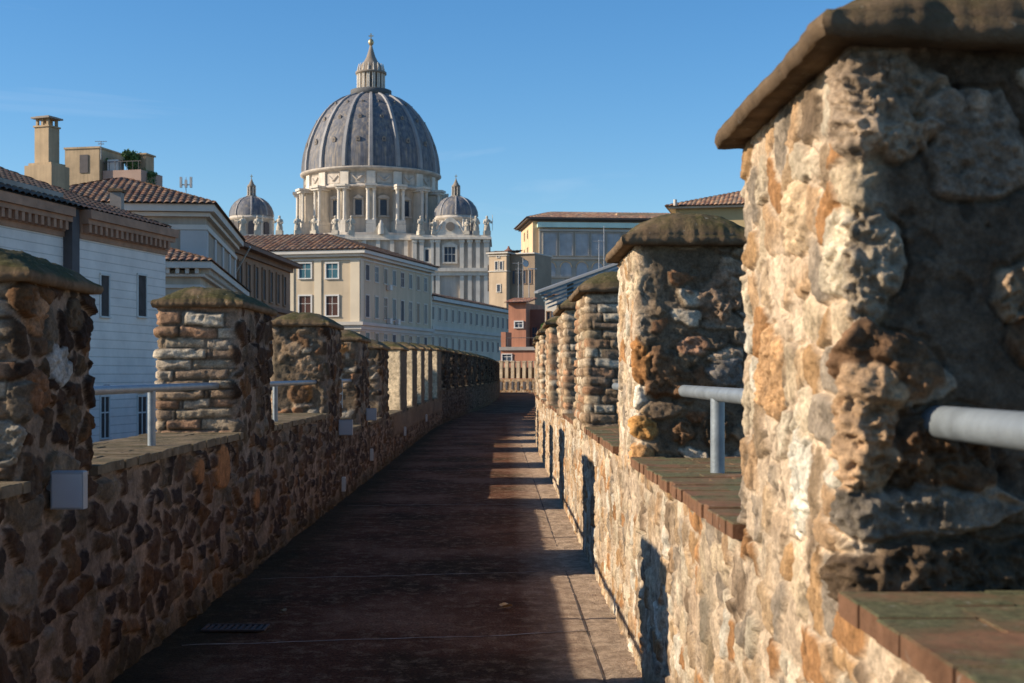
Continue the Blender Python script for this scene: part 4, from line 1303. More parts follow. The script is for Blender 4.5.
for k in range(16):
    th = view + 2 * PI * k / 16
    c_, s_ = math.cos(th), math.sin(th)
    m_ = MB(); v = []
    for j, (r, y_) in enumerate(pr):
        w = rr(1.0 + 1.6 * r / 68); out = rr(2.4)
        R0, R1 = rr(r) - .4, rr(r) + out * (.5 + .5 * r / 68)
        Z = zz(y_); dz = .25 * out * (1 - r / 68) * 2
        for (R, ww, z_) in ((R0, w, Z), (R1, w * .62, Z + dz), (R1, -w * .62, Z + dz), (R0, -w, Z)):
            v.append((R * c_ - ww * s_, R * s_ + ww * c_, z_))
    f = []
    for j in range(len(pr) - 1):
        for q in range(3): f.append((4 * j + q, 4 * j + q + 1, 4 * j + q + 5, 4 * j + q + 4))
    m_.add(v, f); m_.build('rib', M_RIB, dome)
    # dormers in the panel next to the rib, three tiers
    th2 = th + PI / 16
    for (py_, sz) in ((143, 1.9), (122, 1.5), (107, 1.0)):
        rdd = float(np.interp(-py_, [-p[1] for p in prof], [p[0] for p in prof]))
        o = Matrix.Translation((0, 0, 0)) @ Matrix.Rotation(th2, 4, 'Z')
        d_ = MB()
        R = rr(rdd)
        s2 = rr(sz)
        d_.prism([(-s2, zz(py_) - s2), (s2, zz(py_) - s2), (s2, zz(py_) + s2 * .8), (0, zz(py_) + s2 * 1.7), (-s2, zz(py_) + s2 * .8)], R - 2.2, R + rr(1.3), 'x')
        d_.v = [tuple(o @ Vector((p[0], p[1], p[2]))) for p in d_.v]
        dd = d_.build('dormer', M_TRAVD, dome)
        d2 = MB(); d2.box(R + rr(1.3), R + rr(1.36), -s2 * .5, s2 * .5, zz(py_) - s2 * .5, zz(py_) + s2 * .6)
        d2.v = [tuple(o @ Vector(p)) for p in d2.v]
        d2.build('opening', M_DARKPIPE, dd)
# lantern
MB().lathe([(rr(19), zz(97)), (rr(20.5), zz(96)), (rr(20.5), zz(91.2)), (rr(19), zz(90.6))], n=48).build('lantern_platform', plain('dark_lead_platform', (.10, .10, .10), .2, .5), bas)
lan = MB().lathe([(rr(11), zz(90.55)), (rr(11), zz(75)), (rr(15.5), zz(74.5)), (rr(15.5), zz(72.5)), (rr(10.5), zz(72)),
                  (rr(10), zz(66)), (rr(9), zz(63.5)), (rr(7), zz(62)), (rr(4.5), zz(57)), (rr(2.6), zz(51)), (rr(1.3), zz(46))], n=48).build('lantern', M_TRAVD, bas)
for k in range(16):
    th = view + 2 * PI * (k + .5) / 16
    c_, s_ = math.cos(th), math.sin(th)
    m_ = MB()
    for dw in (-.9, .9):
        m_.tube((rr(13.4) * c_ - rr(dw) * s_, rr(13.4) * s_ + rr(dw) * c_, zz(90.4)), (rr(13.4) * c_ - rr(dw) * s_, rr(13.4) * s_ + rr(dw) * c_, zz(74.6)), rr(.75), n=10)
    m_.tube((rr(13.6) * c_, rr(13.6) * s_, zz(72.5)), (rr(12) * c_, rr(12) * s_, zz(64.5)), rr(.9), rr(.4), 8)
    m_.build('column', M_TRAVW, lan)
    m_ = MB(); th2 = view + 2 * PI * k / 16
    o = Matrix.Rotation(th2, 4, 'Z'); m_.box(rr(10.8), rr(11.15), -rr(.9), rr(.9), zz(88), zz(78)); m_.v = [tuple(o @ Vector(p)) for p in m_.v]
    m_.build('opening', M_DARKPIPE, lan)
MB().lathe([(rr(.1), zz(46.5)), (rr(2), zz(45)), (rr(3.0), zz(42.4)), (rr(2), zz(39.6)), (rr(.1), zz(38.8))], n=24).build('ball', M_BRONZE, lan)
MB().box(-.22, .22, -.22, .22, zz(39), zz(33.5)).box(-1.0, 1.0, -.2, .2, zz(36.4), zz(35.5)).build('cross', M_BRONZE, lan)
# attic and drum
drum = MB().lathe([(rr(60), zz(236)), (rr(60), zz(190)), (rr(64.5), zz(189.5)), (rr(67.5), zz(188.5)), (rr(67.5), zz(186.6)), (rr(64.5), zz(186.4)), (rr(64.5), zz(172.4)), (rr(67.0), zz(171.8)), (rr(70.2), zz(170)), (rr(70.2), zz(168.6)), (rr(68), zz(168.2))],
                  n=128).build('drum', M_TRAV, bas)
for k in range(16):
    th = view + 2 * PI * k / 16
    o = Matrix.Rotation(th, 4, 'Z')
    m_ = MB()
    m_.box(rr(59), rr(70), -rr(2.5), rr(2.5), zz(224), zz(191.4))
    m_.box(rr(59), rr(76), -rr(5.0), rr(5.0), zz(191.2), zz(189.2)); m_.box(rr(59), rr(77.4), -rr(5.6), rr(5.6), zz(189), zz(186.8))
    m_.box(rr(59), rr(75), -rr(4.5), rr(4.5), zz(226), zz(222.2))
    m_.box(rr(59), rr(75.5), -rr(4.8), rr(4.8), zz(239), zz(226.2))
    m_.box(rr(64), rr(66.8), -rr(4.2), rr(4.2), zz(186.4), zz(172.8))
    for dw in (-2.9, 2.9):
        m_.tube((rr(72.5), rr(dw), zz(222)), (rr(72.5), rr(dw), zz(193.2)), rr(1.75), rr(1.5), 14)
        m_.tube((rr(72.5), rr(dw), zz(193.2)), (rr(72.5), rr(dw), zz(191.3)), rr(1.6), rr(2.3), 14)
        m_.tube((rr(72.5), rr(dw), zz(222.2)), (rr(72.5), rr(dw), zz(220.5)), rr(2.3), rr(1.8), 14)
    m_.v = [tuple(o @ Vector(p)) for p in m_.v]
    m_.build('buttress', M_TRAVW, drum)
    o = Matrix.Rotation(th + PI / 16, 4, 'Z')
    m_ = MB()
    m_.box(rr(59.4), rr(61.2), -rr(5.2), -rr(3.3), zz(216), zz(200)); m_.box(rr(59.4), rr(61.2), rr(3.3), rr(5.2), zz(216), zz(200))
    m_.box(rr(59.4), rr(61.8), -rr(6), rr(6), zz(218), zz(216.2))
    if k % 2: m_.prism([(-rr(6.2), zz(199.8)), (rr(6.2), zz(199.8)), (0, zz(195.6))], rr(59.4), rr(62), 'x')
    else: m_.prism([(rr(6.2) * math.cos(a), zz(199.8) + rr(3.6) * math.sin(a)) for a in np.linspace(0, PI, 11)], rr(59.4), rr(62), 'x')
    m_.v = [tuple(o @ Vector(p)) for p in m_.v]
    wn_ = m_.build('window', M_TRAV, drum)
    m_ = MB()      # swag panel of the attic
    m_.box(rr(62.3), rr(64.75), -rr(7.0), rr(7.0), zz(184.3), zz(174.8))
    m_.tube((rr(65), -rr(5), zz(177)), (rr(65), 0, zz(181.5)), rr(.9), rr(1.2), 8); m_.tube((rr(65), 0, zz(181.5)), (rr(65), rr(5), zz(177)), rr(1.2), rr(.9), 8)
    m_.v = [tuple(o @ Vector(p)) for p in m_.v]
    m_.build('swag_panel', M_TRAV, drum)
    m_ = MB(); m_.box(rr(59.5), rr(60.6), -rr(3.3), rr(3.3), zz(216.2), zz(201)); m_.v = [tuple(o @ Vector(p)) for p in m_.v]
    m_.build('pane', M_GLASS, wn_)
# body under the drum
m_ = MB(); m_.lathe([(rr(79), zz(262)), (rr(79), zz(238)), (rr(80), zz(237.6)), (rr(80), zz(235)), (rr(60), zz(234.8))], n=16, smooth=False, ph=PI / 16)
m_.box(-rr(95), rr(95), -rr(60), rr(90), z0, zz(262.2)); m_.build('crossing', M_TRAV, bas)
# minor domes
def minor(cx_, Y, label):
    k2 = Y / FPX
    z2 = lambda p: EYE + (374 - p) * k2
    lx = (cx_ - 502) * k2 - xB0; ly = Y - YB
    pr2 = [(21.5, 217), (21, 212), (19, 207), (15.6, 202.5), (11, 199), (5.5, 197)]
    d_ = MB().lathe([(r * k2, z2(p)) for r, p in pr2], (lx, ly), n=64).build('small_dome', M_LEAD, bas)
    vw = math.atan2(-(Y), -(lx + xB0))
    for j in range(8):
        th = vw + 2 * PI * j / 8; c_, s_ = math.cos(th), math.sin(th); v = []
        for (r, p) in pr2:
            for R, w in ((r * k2 - .2, .9 * k2), (r * k2 + .8 * k2, .5 * k2), (r * k2 + .8 * k2, -.5 * k2), (r * k2 - .2, -.9 * k2)):
                v.append((lx + R * c_ - w * s_, ly + R * s_ + w * c_, z2(p) + .1))
        f = []
        for q in range(len(pr2) - 1):
            for w in range(3): f.append((4 * q + w, 4 * q + w + 1, 4 * q + w + 5, 4 * q + w + 4))
        m_ = MB(); m_.add(v, f); m_.build('rib', M_RIB, d_)
    la = MB().lathe([(5.6 * k2, z2(197.5)), (5.6 * k2, z2(196)), (3.2 * k2, z2(195.8)), (3.0 * k2, z2(187.5)), (4.4 * k2, z2(187)), (4.2 * k2, z2(185.8)), (2.6 * k2, z2(184)), (1.2 * k2, z2(181)), (.4 * k2, z2(178.5))], (lx, ly), n=24).build('lantern', M_TRAVD, d_)
    for j in range(8):
        th = vw + 2 * PI * (j + .5) / 8
        MB().tube((lx + 4 * k2 * math.cos(th), ly + 4 * k2 * math.sin(th), z2(196)), (lx + 4 * k2 * math.cos(th), ly + 4 * k2 * math.sin(th), z2(187.2)), .65 * k2, n=8).build('column', M_TRAV, la)
    MB().box(lx - .12, lx + .12, ly - .12, ly + .12, z2(179), z2(174.5)).box(lx - .55, lx + .55, ly - .1, ly + .1, z2(176.6), z2(176)).build('cross', M_BRONZE, la)
    dr = MB().lathe([(20 * k2, z2(245)), (20 * k2, z2(221)), (22.5 * k2, z2(220)), (22.5 * k2, z2(218.6)), (21.3 * k2, z2(218.2)), (21.3 * k2, z2(216.6)), (20.5 * k2, z2(216.4))], (lx, ly), n=64).build('small_drum', M_TRAV, bas)
    for j in range(8):
        th = vw + 2 * PI * j / 8
        o = Matrix.Translation((lx, ly, 0)) @ Matrix.Rotation(th, 4, 'Z')
        m_ = MB(); m_.box(19.5 * k2, 21.2 * k2, -3.2 * k2, 3.2 * k2, z2(238), z2(226)); m_.prism([(3.2 * k2 * math.cos(a), z2(226.02) + 3 * k2 * math.sin(a)) for a in np.linspace(0, PI, 9)], 19.5 * k2, 21.2 * k2, 'x')
        m_.v = [tuple(o @ Vector(p)) for p in m_.v]; m_.build('opening', M_DARKPIPE, dr)
        m_ = MB(); o = Matrix.Translation((lx, ly, 0)) @ Matrix.Rotation(th + PI / 8, 4, 'Z')
        m_.box(19.5 * k2, 23.0 * k2, -2.4 * k2, -.4 * k2, z2(240), z2(221)); m_.box(19.5 * k2, 23.0 * k2, .4 * k2, 2.4 * k2, z2(240), z2(221)); m_.v = [tuple(o @ Vector(p)) for p in m_.v]
        m_.build('pier', M_TRAVW, dr)
minor(251.5, 535, '')
minor(456, 535, '')
# front block with its attic storey
YF = 500.0; k3 = YF / FPX
fx = lambda p: (p - 502) * k3 - xB0
fz = lambda p: EYE + (374 - p) * k3
fy = YF - YB
fac = MB().box(fx(229), fx(412), fy + 1, fy + 28, z0, fz(240)).box(fx(412), fx(490), fy - 1.5, fy + 28, z0, fz(240)).build('facade', M_TRAV, bas)
m_ = MB()
m_.box(fx(228), fx(411), fy - .2, fy + 4, fz(240) + .01, fz(238)); m_.box(fx(411), fx(491.5), fy - 3.2, fy + 28, fz(240) + .01, fz(238)); m_.box(fx(411.5), fx(490.8), fy - 2.4, fy + 27, fz(238), fz(235.6))
m_.box(fx(229), fx(411), fy + .3, fy + 2.2, fz(237.99), fz(234.5))
m_.box(fx(411), fx(491.8), fy - 3.3, fy + 28, fz(272), fz(268.5)); m_.box(fx(411.4), fx(491), fy - 2.6, fy + 28, fz(276), fz(272.01)); m_.box(fx(228), fx(411), fy - .6, fy + 4, fz(272), fz(268.5))
m_.build('cornice', M_TRAVW, fac)
for a, b2 in ((413, 417), (420, 424), (431, 434), (436, 440), (460, 464), (468, 472), (476, 480), (484, 489)):
    MB().box(fx(a), fx(b2), fy - 2.4, fy - 1.4, fz(268.4), fz(240.1)).box(fx(a) - .3, fx(b2) + .3, fy - 2.7, fy - 1.4, fz(243), fz(240.2)).box(fx(a), fx(b2), fy - 2.4, fy - 1.4, z0, fz(276.1)).build('pilaster', M_TRAVW, fac)
for a in range(236, 408, 14):
    MB().box(fx(a), fx(a + 4), fy + .2, fy + 1.1, fz(268.4), fz(240.1)).build('pilaster', M_TRAVW, fac)
fr = ((0, fy - 1.5), (1, 0), (0, -1))
def bwin(a, b2, p0, p1, yy_):
    f = ((0, yy_), (1, 0), (0, -1))
    window(fac, f, fx(a), fz(p1), fx(b2) - fx(a), fz(p0) - fz(p1), M_TRAVW, fw=.7, proud=.7, bars=False)
bwin(444.5, 455.5, 247.5, 262.5, fy - 1.5)
bwin(425.5, 429, 250, 262, fy - 1.5)
m_ = MB(); m_.box(fx(447.8), fx(448.4), fy - 1.62, fy - 1.52, fz(262.5), fz(247.5)); m_.box(fx(451.6), fx(452.2), fy - 1.62, fy - 1.52, fz(262.5), fz(247.5)); m_.box(fx(444.5), fx(455.5), fy - 1.70, fy - 1.63, fz(255), fz(254.4)); m_.build('mullion', M_TRAVW, fac)
m_ = MB(); m_.prism([(fx(442) , fz(246)), (fx(458), fz(246)), (fx(450), fz(242.2))], fy - 2.3, fy - 1.5, 'y'); m_.build('pediment', M_TRAVW, fac)
# scrolled clock frame on the right end of the attic
ck = MB()
pts = [(fx(437), fz(235.5)), (fx(464), fz(235.5)), (fx(463), fz(231)), (fx(459), fz(229)), (fx(458), fz(223)), (fx(454), fz(219)), (fx(450.5), fz(217.5)), (fx(447), fz(219)), (fx(443), fz(223)), (fx(442), fz(229)), (fx(438), fz(231))]
ck.prism(pts, fy - 1.8, fy + .2, 'y'); ck.build('clock_frame', M_TRAVW, fac)
m_ = MB(); m_.tube(((fx(450.5)), fy - 2.3, fz(227)), (fx(450.5), fy - 1.7, fz(227)), 4.4 * k3, n=28); cf = m_.build('clock_face', M_TRAVD, fac)
for sx_ in (-1, 1):
    m_ = MB()
    pth = [(450.5 + sx_ * 7, 222), (450.5 + sx_ * 10, 226), (450.5 + sx_ * 12, 231), (450.5 + sx_ * 16, 233.5), (450.5 + sx_ * 19, 235)]
    for (a, p), (a2, p2) in zip(pth[:-1], pth[1:]): m_.tube((fx(a), fy - 1.5, fz(p)), (fx(a2), fy - 1.5, fz(p2)), 1.5 * k3, n=10)
    m_.build('scroll', M_TRAVW, fac)
# second scrolled frame, far end
# statues: things of their own
def statue_mesh():
    m_ = MB()
    m_.box(-1.2, 1.2, -1.0, 1.0, -.6, .9)
    m_.lathe([(1.15, .9), (1.25, 1.6), (1.0, 2.9), (.9, 3.7), (1.1, 4.4), (1.05, 4.9), (.45, 5.2), (.32, 5.35)], n=12, sx=1, sy=.75)
    m_.lathe([(.05, 5.25), (.38, 5.45), (.46, 5.8), (.36, 6.15), (.05, 6.3)], n=12)
    m_.tube((.9, 0, 4.7), (1.6, -.3, 3.6), .32, .26, 8); m_.tube((1.6, -.3, 3.6), (1.9, -.5, 4.6), .26, .2, 8)
    m_.tube((-.9, 0, 4.7), (-1.25, -.4, 3.5), .32, .28, 8); m_.tube((-1.25, -.4, 3.5), (-.5, -.9, 3.3), .26, .2, 8)
    m_.tube((1.9, -.5, 1.0), (1.9, -.5, 6.6), .09, n=6)
    m_.tube((-.6, -.5, 1), (.5, -.75, 3.9), .35, .2, 8)
    return m_
SL = {242: 'leftmost stone statue before the left small dome', 257: 'second statue from the left, before the small dome', 279: 'stone statue alone to the right of the left small dome',
      297: 'stone statue before the left edge of the drum', 314: 'dark stone statue before the drum, second past the left small dome', 335: 'stone statue left of centre below the drum columns',
      351: 'stone statue just left of centre below the great dome', 421: 'pale statue at the left end of the raised right attic', 476: 'stone statue right of the clock frame on the attic end', 487: 'rightmost stone statue on the attic corner',
      434: 'reclining-looking statue just left of the clock frame', 467: 'pale statue leaning on the right scroll of the clock'}
base_st = None
M_STAT = plain('statue_stone', (.50, .44, .35), .25, .5, .9)
for i, (p, lab) in enumerate(SL.items()):
    if base_st is None:
        base_st = statue_mesh().build('statue', M_STAT); o = base_st
    else:
        o = base_st.copy(); COL.objects.link(o)
    zb = fz(234.4) if p < 411 else fz(235.5)
    o.location = (xB0 + fx(p), YF + (1.2 if p < 411 else -1.6), zb + (.6))
    o.rotation_euler = (0, 0, rnd.uniform(-.6, .6)); s_ = 1.0 if p not in (434, 467) else .8
    o.scale = (s_ * (1 if i % 2 else -1), s_, s_)
    tag(o, lab, 'statue', 'stone statues on the basilica attic')
# pediment-like sculpture in the centre
t = thing('relief', 'triangular carved stone group with a figure below the great dome', 'sculpture', (xB0 + fx(381), YF + 1.2, fz(234.4)))
MB().prism([(-8 * k3, 0), (8 * k3, 0), (6.5 * k3, 4 * k3), (3 * k3, 10 * k3), (0, 13 * k3), (-3 * k3, 10 * k3), (-6.5 * k3, 4 * k3)], -.7, .7, 'y').build('block', M_STAT, t)
m_ = MB(); m_.lathe([(1.0, 0), (1.1, 1.2), (.8, 3), (.9, 3.9), (.4, 4.3), (.45, 4.8), (.1, 5.2)], (0, -1.2), n=12); m_.build('figure', M_TRAVW, t)

# ------------------------------------------------------------------ right background
# palace with glazed loggia
M_OCH = plain('ochre_plaster', (.70, .48, .28), .12, .2, .9, streak=.2)
M_GREYW = plain('grey_loggia_stone', (.46, .41, .34), .15, .2, .9, streak=.2)
M_GREENC = plain('green_copper_band', (.55, .72, .62), .12, .3, .7)
F_ = thing('palace', 'large palace with a glazed loggia, row of arches and green band under its tiled roof', 'building', (6.6, 300, 0), math.atan2(.10, 1))
LF = 62; DF = 22
zf_ = lambda p, Y=300: EYE + (374 - p) * Y / FPX
MB().box(0, LF, 0, DF, z0, zf_(219.5)).build('wall', M_OCH, F_)
fr = face(LF, DF, 'front')
m_ = MB(); m_.fbox(fr, 1.3, LF - .5, zf_(330), zf_(229), .01, .8); m_.build('loggia', M_GREYW, F_)
m_ = MB(); m_.fbox(fr, .9, LF, zf_(227.5), zf_(222.5), .02, 1.2); m_.build('band', M_GREENC, F_)
m_ = MB(); m_.fbox(fr, 1.2, LF, zf_(231.5), zf_(229.6), .81, 1.2); m_.fbox(fr, 1.2, LF, zf_(259.5), zf_(257.5), .81, 1.3); m_.fbox(fr, 1.2, LF, zf_(278), zf_(276.8), .81, 1.1)
m_.build('string_course', plain('loggia_trim', (.42, .37, .30), .1, .4), F_)
bay = 3.45
for k in range(16):
    u = 2.2 + k * bay
    window(F_, fr, u, zf_(255.5), bay - .62, zf_(233) - zf_(255.5), M_GREYW, M_GLASSB, fw=.18, proud=.22, n_off=.8)
    m_ = MB(); r_ = 1.15; cx_ = u + (bay - .62) / 2
    pts = [(cx_ - r_, zf_(276.5)), (cx_ + r_, zf_(276.5))] + [(cx_ + r_ * math.cos(a), zf_(267.5) + r_ * math.sin(a)) for a in np.linspace(0, PI, 12)]
    m_.prism(pts, -.82, -.90, 'y'); ar = m_.build('arch', M_GLASSB, F_)
    m_ = MB()
    ang_ = np.linspace(0, PI, 12)
    for a, b2 in zip(ang_[:-1], ang_[1:]):
        m_.tube((cx_ + 1.25 * math.cos(a), -.92, zf_(267.5) + 1.25 * math.sin(a)), (cx_ + 1.25 * math.cos(b2), -.92, zf_(267.5) + 1.25 * math.sin(b2)), .13, n=6)
    m_.build('surround', M_OCH, ar)
fl_ = face(LF, DF, 'left')
for u in (6, 12):
    for p in (229, 247): window(F_, fl_, u, zf_(p + 5), 1.5, 1.7, M_OCH, fw=.15)
m_ = MB(); m_.box(-1.3, LF + 1, -1.6, DF + 1.3, zf_(219.4), zf_(218)); m_.box(-.6, LF + .5, -.8, DF + .5, zf_(221), zf_(219.42)); m_.build('eave', plain('dark_eave', (.10, .08, .07), .2, .5), F_)
hip_roof(F_, 0, LF, 0, DF, zf_(217.9), 2.6, 1.6, mat=tile_mat('pale_clay_tiles', (1.1, 1.25, 1.3)), pitch=.8, amp=.1, inset=7, step=1.2)
m_ = MB(); m_.box(19, 33, 4, 14, zf_(217), zf_(210.2)); m_.build('roof_lift', M_OCH, F_)

# ochre tower-like block by the basilica
Yg_ = 240; kg = Yg_ / FPX
gx = lambda p: (p - 502) * kg
gz = lambda p: EYE + (374 - p) * kg
G_ = thing('tower_house', 'narrow tan block with paired arched windows between the basilica and the palace', 'building', (gx(489), Yg_, 0), -.42)
wG = 19 * kg
MB().box(0, wG, 0, 9, z0, gz(254)).build('wall', plain('tan_stone', (.62, .46, .30), .15, .3, .9, streak=.2), G_)
MB().box(wG + .02, wG + 27 * kg, 1.5, 9, z0, gz(254.6)).build('annex', plain('shade_toned_tan_stone', (.30, .22, .15), .2, .3, .9), G_)  # annex shade painted in: a darker copy of the tan stone
m_ = MB(); m_.box(-.4, wG + .4, -.4, 9.3, gz(254), gz(252.6)); m_.box(-.15, wG + .15, -.15, 9, gz(256.4), gz(255.6)); m_.box(-.15, wG + .15, -.15, 9, gz(272), gz(271)); m_.box(wG + .5, wG + 27.4 * kg, 1.1, 9.4, gz(254.58), gz(253.4)); m_.build('cornice', M_TRIM, G_)
frg = face(wG, 9, 'front')
for a in (7.0, 12.2):
    w = window(G_, frg, a * kg, gz(270), 2.6 * kg, 8 * kg, M_TRIM, fw=.14, bars=False)
window(G_, frg, 9 * kg, gz(262.0) + .7, 2.0 * kg, 1.6 * kg, M_TRIM, fw=.12, bars=False)
window(G_, frg, 9 * kg, gz(292), 3.4 * kg, 7 * kg, M_TRIM, fw=.14, bars=False)
for k in range(4):
    window(G_, ((wG, 1.5), (1, 0), (0, -1)), (3 + 6 * k) * kg, gz(284), 2.5 * kg, 13 * kg, M_BROWN, fw=.12, bars=False)
hip_roof(G_, 0, wG, 0, 9, gz(252.5), 3.4 * kg, .4, pitch=.5, amp=.08, mat=M_TILE)
x, z = gx(509), gz(254)
R_ = thing('roof_turret', 'small dark red domed roof turret beside the palace', 'turret', (x, Yg_ + 14, gz(256)))
MB().lathe([(1.3, -4), (1.3, 1.2), (1.5, 1.25), (1.4, 1.5), (.9, 2.1), (.3, 2.5), (.1, 3.0)], n=10, smooth=False).build('body', plain('dark_red_plaster', (.22, .10, .07), .2, 1), R_)
MB().box(-3.8, 3.5, .5, 4, -5, -.4).build('base', plain('dark_slate', (.12, .11, .11), .2, 1), R_)

# red house
Yh = 141; kh = Yh / FPX
hx = lambda p: (p - 502) * kh
hz = lambda p: EYE + (374 - p) * kh
M_RED = plain('red_orange_plaster', (.50, .22, .13), .15, .6, .9, streak=.25)
M_REDD = plain('dark_red_tone', (.24, .09, .06), .2, 1, .9)  # darker version of the house red, on the set-back annex
H_ = thing('red_house', 'red orange house with a terrace and small white window at the end of the walkway', 'building', (hx(508.5), Yh, 0), -.28)
wh = 18 * kh
MB().box(0, wh, 0, 7, z0, hz(303)).build('wall', M_RED, H_)
MB().box(wh + .01, wh + 17 * kh, 1.6, 7, z0, hz(309)).build('annex', M_REDD, H_)
MB().box(.1, 3.9, -3.2, -.02, z0, hz(351)).build('lower_storey', M_RED, H_)
MB().box(.0, 4.2, -3.4, -.03, hz(350.9), hz(347.6)).build('terrace_slab', plain('grey_slab', (.33, .30, .27), .15, 1), H_)
MB().box(.12, .60, -3.15, -1.0, hz(347.5), hz(333)).build('terrace_wall', M_RED, H_)
MB().box(.7, .76, -3.1, -3.04, hz(347.5), hz(339)).box(3.8, 3.86, -3.1, -3.04, hz(347.5), hz(339)).box(.7, 3.86, -3.1, -3.05, hz(339), hz(338.4)).build('balustrade', M_DARKPIPE, H_)
roof_planes(H_, [((-.35, -.5, hz(303)), (wh + .35, -.5, hz(303)), (wh + .35, 3.5, hz(297)), (-.35, 3.5, hz(297)))], tile_mat('pinkish_tiles', (1.5, 1.6, 1.7)), .35, .11)
frh = face(wh, 7, 'front')
window(H_, frh, 7.0 * kh, hz(327.5), 7.5 * kh, 5.5 * kh, M_WHITETRIM, fw=.12)
window(H_, ((0, -3.2), (1, 0), (0, -1)), 3.0 * kh, hz(361), 9 * kh, 6 * kh, M_WHITETRIM, fw=.10)
window(H_, ((wh, 1.6), (1, 0), (0, -1)), 2.5 * kh, hz(343), 5 * kh, 16 * kh, M_REDD, fw=.12)
window(H_, ((wh, 1.6), (1, 0), (0, -1)), 10.5 * kh, hz(343), 4 * kh, 16 * kh, M_REDD, fw=.12)
foliage('potted_shrub', 'bright green round bush beside the red house terrace', (hx(544), Yh - 3, hz(331)), .55, 900, M_GREEN2, seed=11)

# white house behind the right merlons
Yi = 110; ki = Yi / FPX
ix = lambda p: (p - 502) * ki
iz = lambda p: EYE + (374 - p) * ki
I_ = thing('white_house', 'small white house with stepped tiled roofs behind the right merlons', 'building', (ix(545), Yi, 0), -.30)
M_WH = plain('white_plaster', (.62, .57, .48), .1, .6, .9)
MB().box(0, 12 * ki, 0, 6, z0, iz(296)).box(12 * ki, 42 * ki, 1, 6, z0, iz(306)).build('wall', M_WH, I_)
roof_planes(I_, [((12 * ki, .2, iz(305)), (24 * ki, .2, iz(305)), (24 * ki, 3, iz(300)), (12 * ki, 3, iz(300))), ((-.2, -.3, iz(296)), (12.5 * ki, -.3, iz(296)), (12.5 * ki, 3, iz(293)), (-.2, 3, iz(293)))], M_TILE, .3, .07)
window(I_, ((0, 0), (1, 0), (0, -1)), 2.2 * ki, iz(322), 3.2 * ki, 10 * ki, M_BROWN, fw=.08)
window(I_, ((0, 1), (1, 0), (0, -1)), 14 * ki, iz(318), 4 * ki, 7 * ki, M_BROWN, fw=.08)

# metal canopy roof
Yc = 72; kc = Yc / FPX
cxp = lambda p: (p - 502) * kc
czp = lambda p: EYE + (374 - p) * kc
J_ = thing('canopy', 'blue grey metal canopy roof with ribbed fascia above the right merlons', 'canopy', (cxp(538), Yc, 0), 0)
wj = 110 * kc
M_MET = plain('blue_grey_metal', (.16, .22, .25), .12, 1, .5)
m_ = MB()
za, zb = czp(293), czp(262)
v = [(0, 0, za), (wj, -1.5, zb + .35), (wj, 9, zb + .9), (0, 9, za + .5)]
m_.add(v + [(p[0], p[1], p[2] + .12) for p in v], [(0, 1, 2, 3), (4, 5, 6, 7), (0, 1, 5, 4), (1, 2, 6, 5), (2, 3, 7, 6), (3, 0, 4, 7)])
m_.build('roof_sheet', plain('grey_metal_sheet', (.20, .21, .22), .15, 1, .6), J_)
for k in range(5):
    m_ = MB(); dz = -.10 - k * .17; x_in = .1 + .10 * k
    v = []
    for (xx, yy_, z_) in ((x_in, .05 + .1 * k, za + dz), (wj * .98, -1.4 + .1 * k, zb + .35 + dz)):
        v += [(xx, yy_, z_), (xx, yy_ + .12, z_), (xx, yy_ + .12, z_ + .09), (xx, yy_, z_ + .09)]
    m_.add(v, [(0, 1, 5, 4), (1, 2, 6, 5), (2, 3, 7, 6), (3, 0, 4, 7), (0, 1, 2, 3), (4, 5, 6, 7)])
    m_.build('louvre', M_MET, J_)
for p in (30, 95):
    MB().box(p * kc, p * kc + .32, .6, .9, z0, czp(282) if p < 50 else czp(268)).build('post', plain('grey_post', (.3, .27, .23), .1, 1), J_)
antenna('thin roof antenna mast left of the palace', 518.5, 262, 298, 150, 'yagi')
antenna('mast with a white satellite dish in front of the tan block', 523, 258, 298, 150, 'dish')
antenna('mast with a flat white arm in front of the palace loggia', 529, 269, 298, 150, 'lamp')
antenna('tall thin mast rising over the metal canopy roof', 604, 226, 271, 80, 'none')
antenna('yagi television antenna on the metal canopy roof, left of the tall mast', 599, 240, 270, 80, 'yagi')

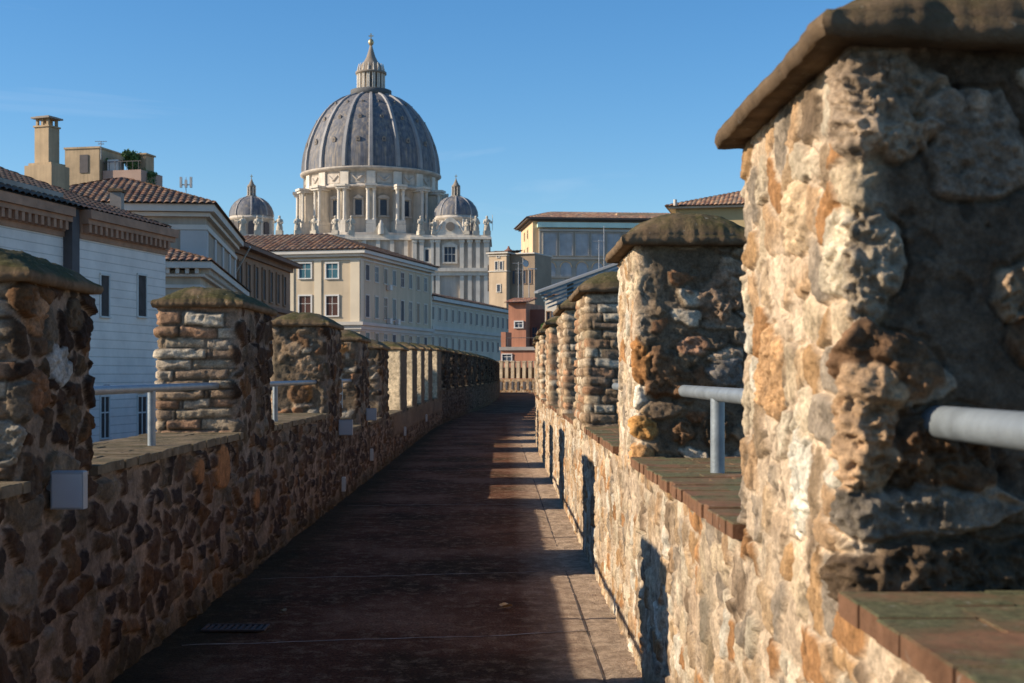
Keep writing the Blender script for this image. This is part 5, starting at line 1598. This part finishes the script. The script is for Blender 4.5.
# yellow house behind the second right merlon
Yk = 95; kk = Yk / FPX
kx = lambda p: (p - 502) * kk
kz = lambda p: EYE + (374 - p) * kk
N_ = thing('yellow_house', 'yellow house with a pale tiled roof showing above the second right merlon', 'building', (kx(676), Yk, 0), math.atan2(-.22, 1))
MB().box(0, 14, 0, 10, z0, kz(209)).build('wall', plain('yellow_plaster', (.52, .38, .19), .12, .6, .9), N_)
MB().box(-.5, 14.4, -.5, 10.4, kz(209), kz(207)).build('cornice', M_TRIM, N_)
hip_roof(N_, 0, 14, 0, 10, kz(206.9), 1.7, .7, mat=tile_mat('faded_tiles', (1.05, 1.2, 1.2)), pitch=.3, amp=.06)
m_ = MB(); m_.tube((.02, -.8, kz(207)), (.02, -.8, kz(201)), .12, n=8); m_.build('gutter', M_TRIM, N_)

# far bend of the passage: sunlit battlemented wall closing the view
Z_ = thing('parapet_wall', 'far sunlit battlemented wall closing the end of the walkway below the red house', 'parapet wall', (0, 0, 0))
xs = np.arange(0, 12, .06); zs = np.arange(-9, 1.32, .08)
U, V = np.meshgrid(xs, zs, indexing='ij')
h, c = surf(U, V, 'R', 31, 130)
d_ = unit(.96, -.28); n_ = (d_[1], -d_[0])
c = np.clip(c * np.array((.85, .78, .7)), 0, 1)
ox, oy = -.9, 131.0
Pp = np.stack([ox + d_[0] * U + n_[0] * h, oy + d_[1] * U + n_[1] * h, V], -1)
ex = [[(ox, oy, 1.28), (ox + d_[0] * 12, oy + d_[1] * 12, 1.28), (ox + d_[0] * 12 + .2, oy + d_[1] * 12 + .7, 1.28), (ox + .2, oy + .7, 1.28)]]
grid_obj('masonry', Pp, c, M_STONE, Z_, extra=ex)
fr = ((ox, oy), d_, n_)
M_FAR = plain('sunlit_merlon_stone', (.54, .42, .28), .3, 2.5, .95, .8, 12)
for k in range(20):
    u0 = .12 + k * .56 + rnd.uniform(-.03, .03)
    hh = 2.85 + .12 * rnd.random()
    m_ = MB(); m_.fbox(fr, u0, u0 + .30, 1.29, hh - .1, -.45, .02); m_.fbox(fr, u0 - .03, u0 + .33, hh - .1, hh, -.48, .05)
    m_.build('merlon', M_FAR, Z_)
    MB().fbox(fr, u0 + .06, u0 + .26, .18 + .1 * rnd.random(), 1.0, .03, .05).build('slit', M_DARKPIPE, Z_)
MB().fbox(fr, 0, 12, 1.285, 2.3, -.75, -.65).build('shade_backing', M_REDD, Z_)  # added dark sheet standing in for the shadow behind the merlons
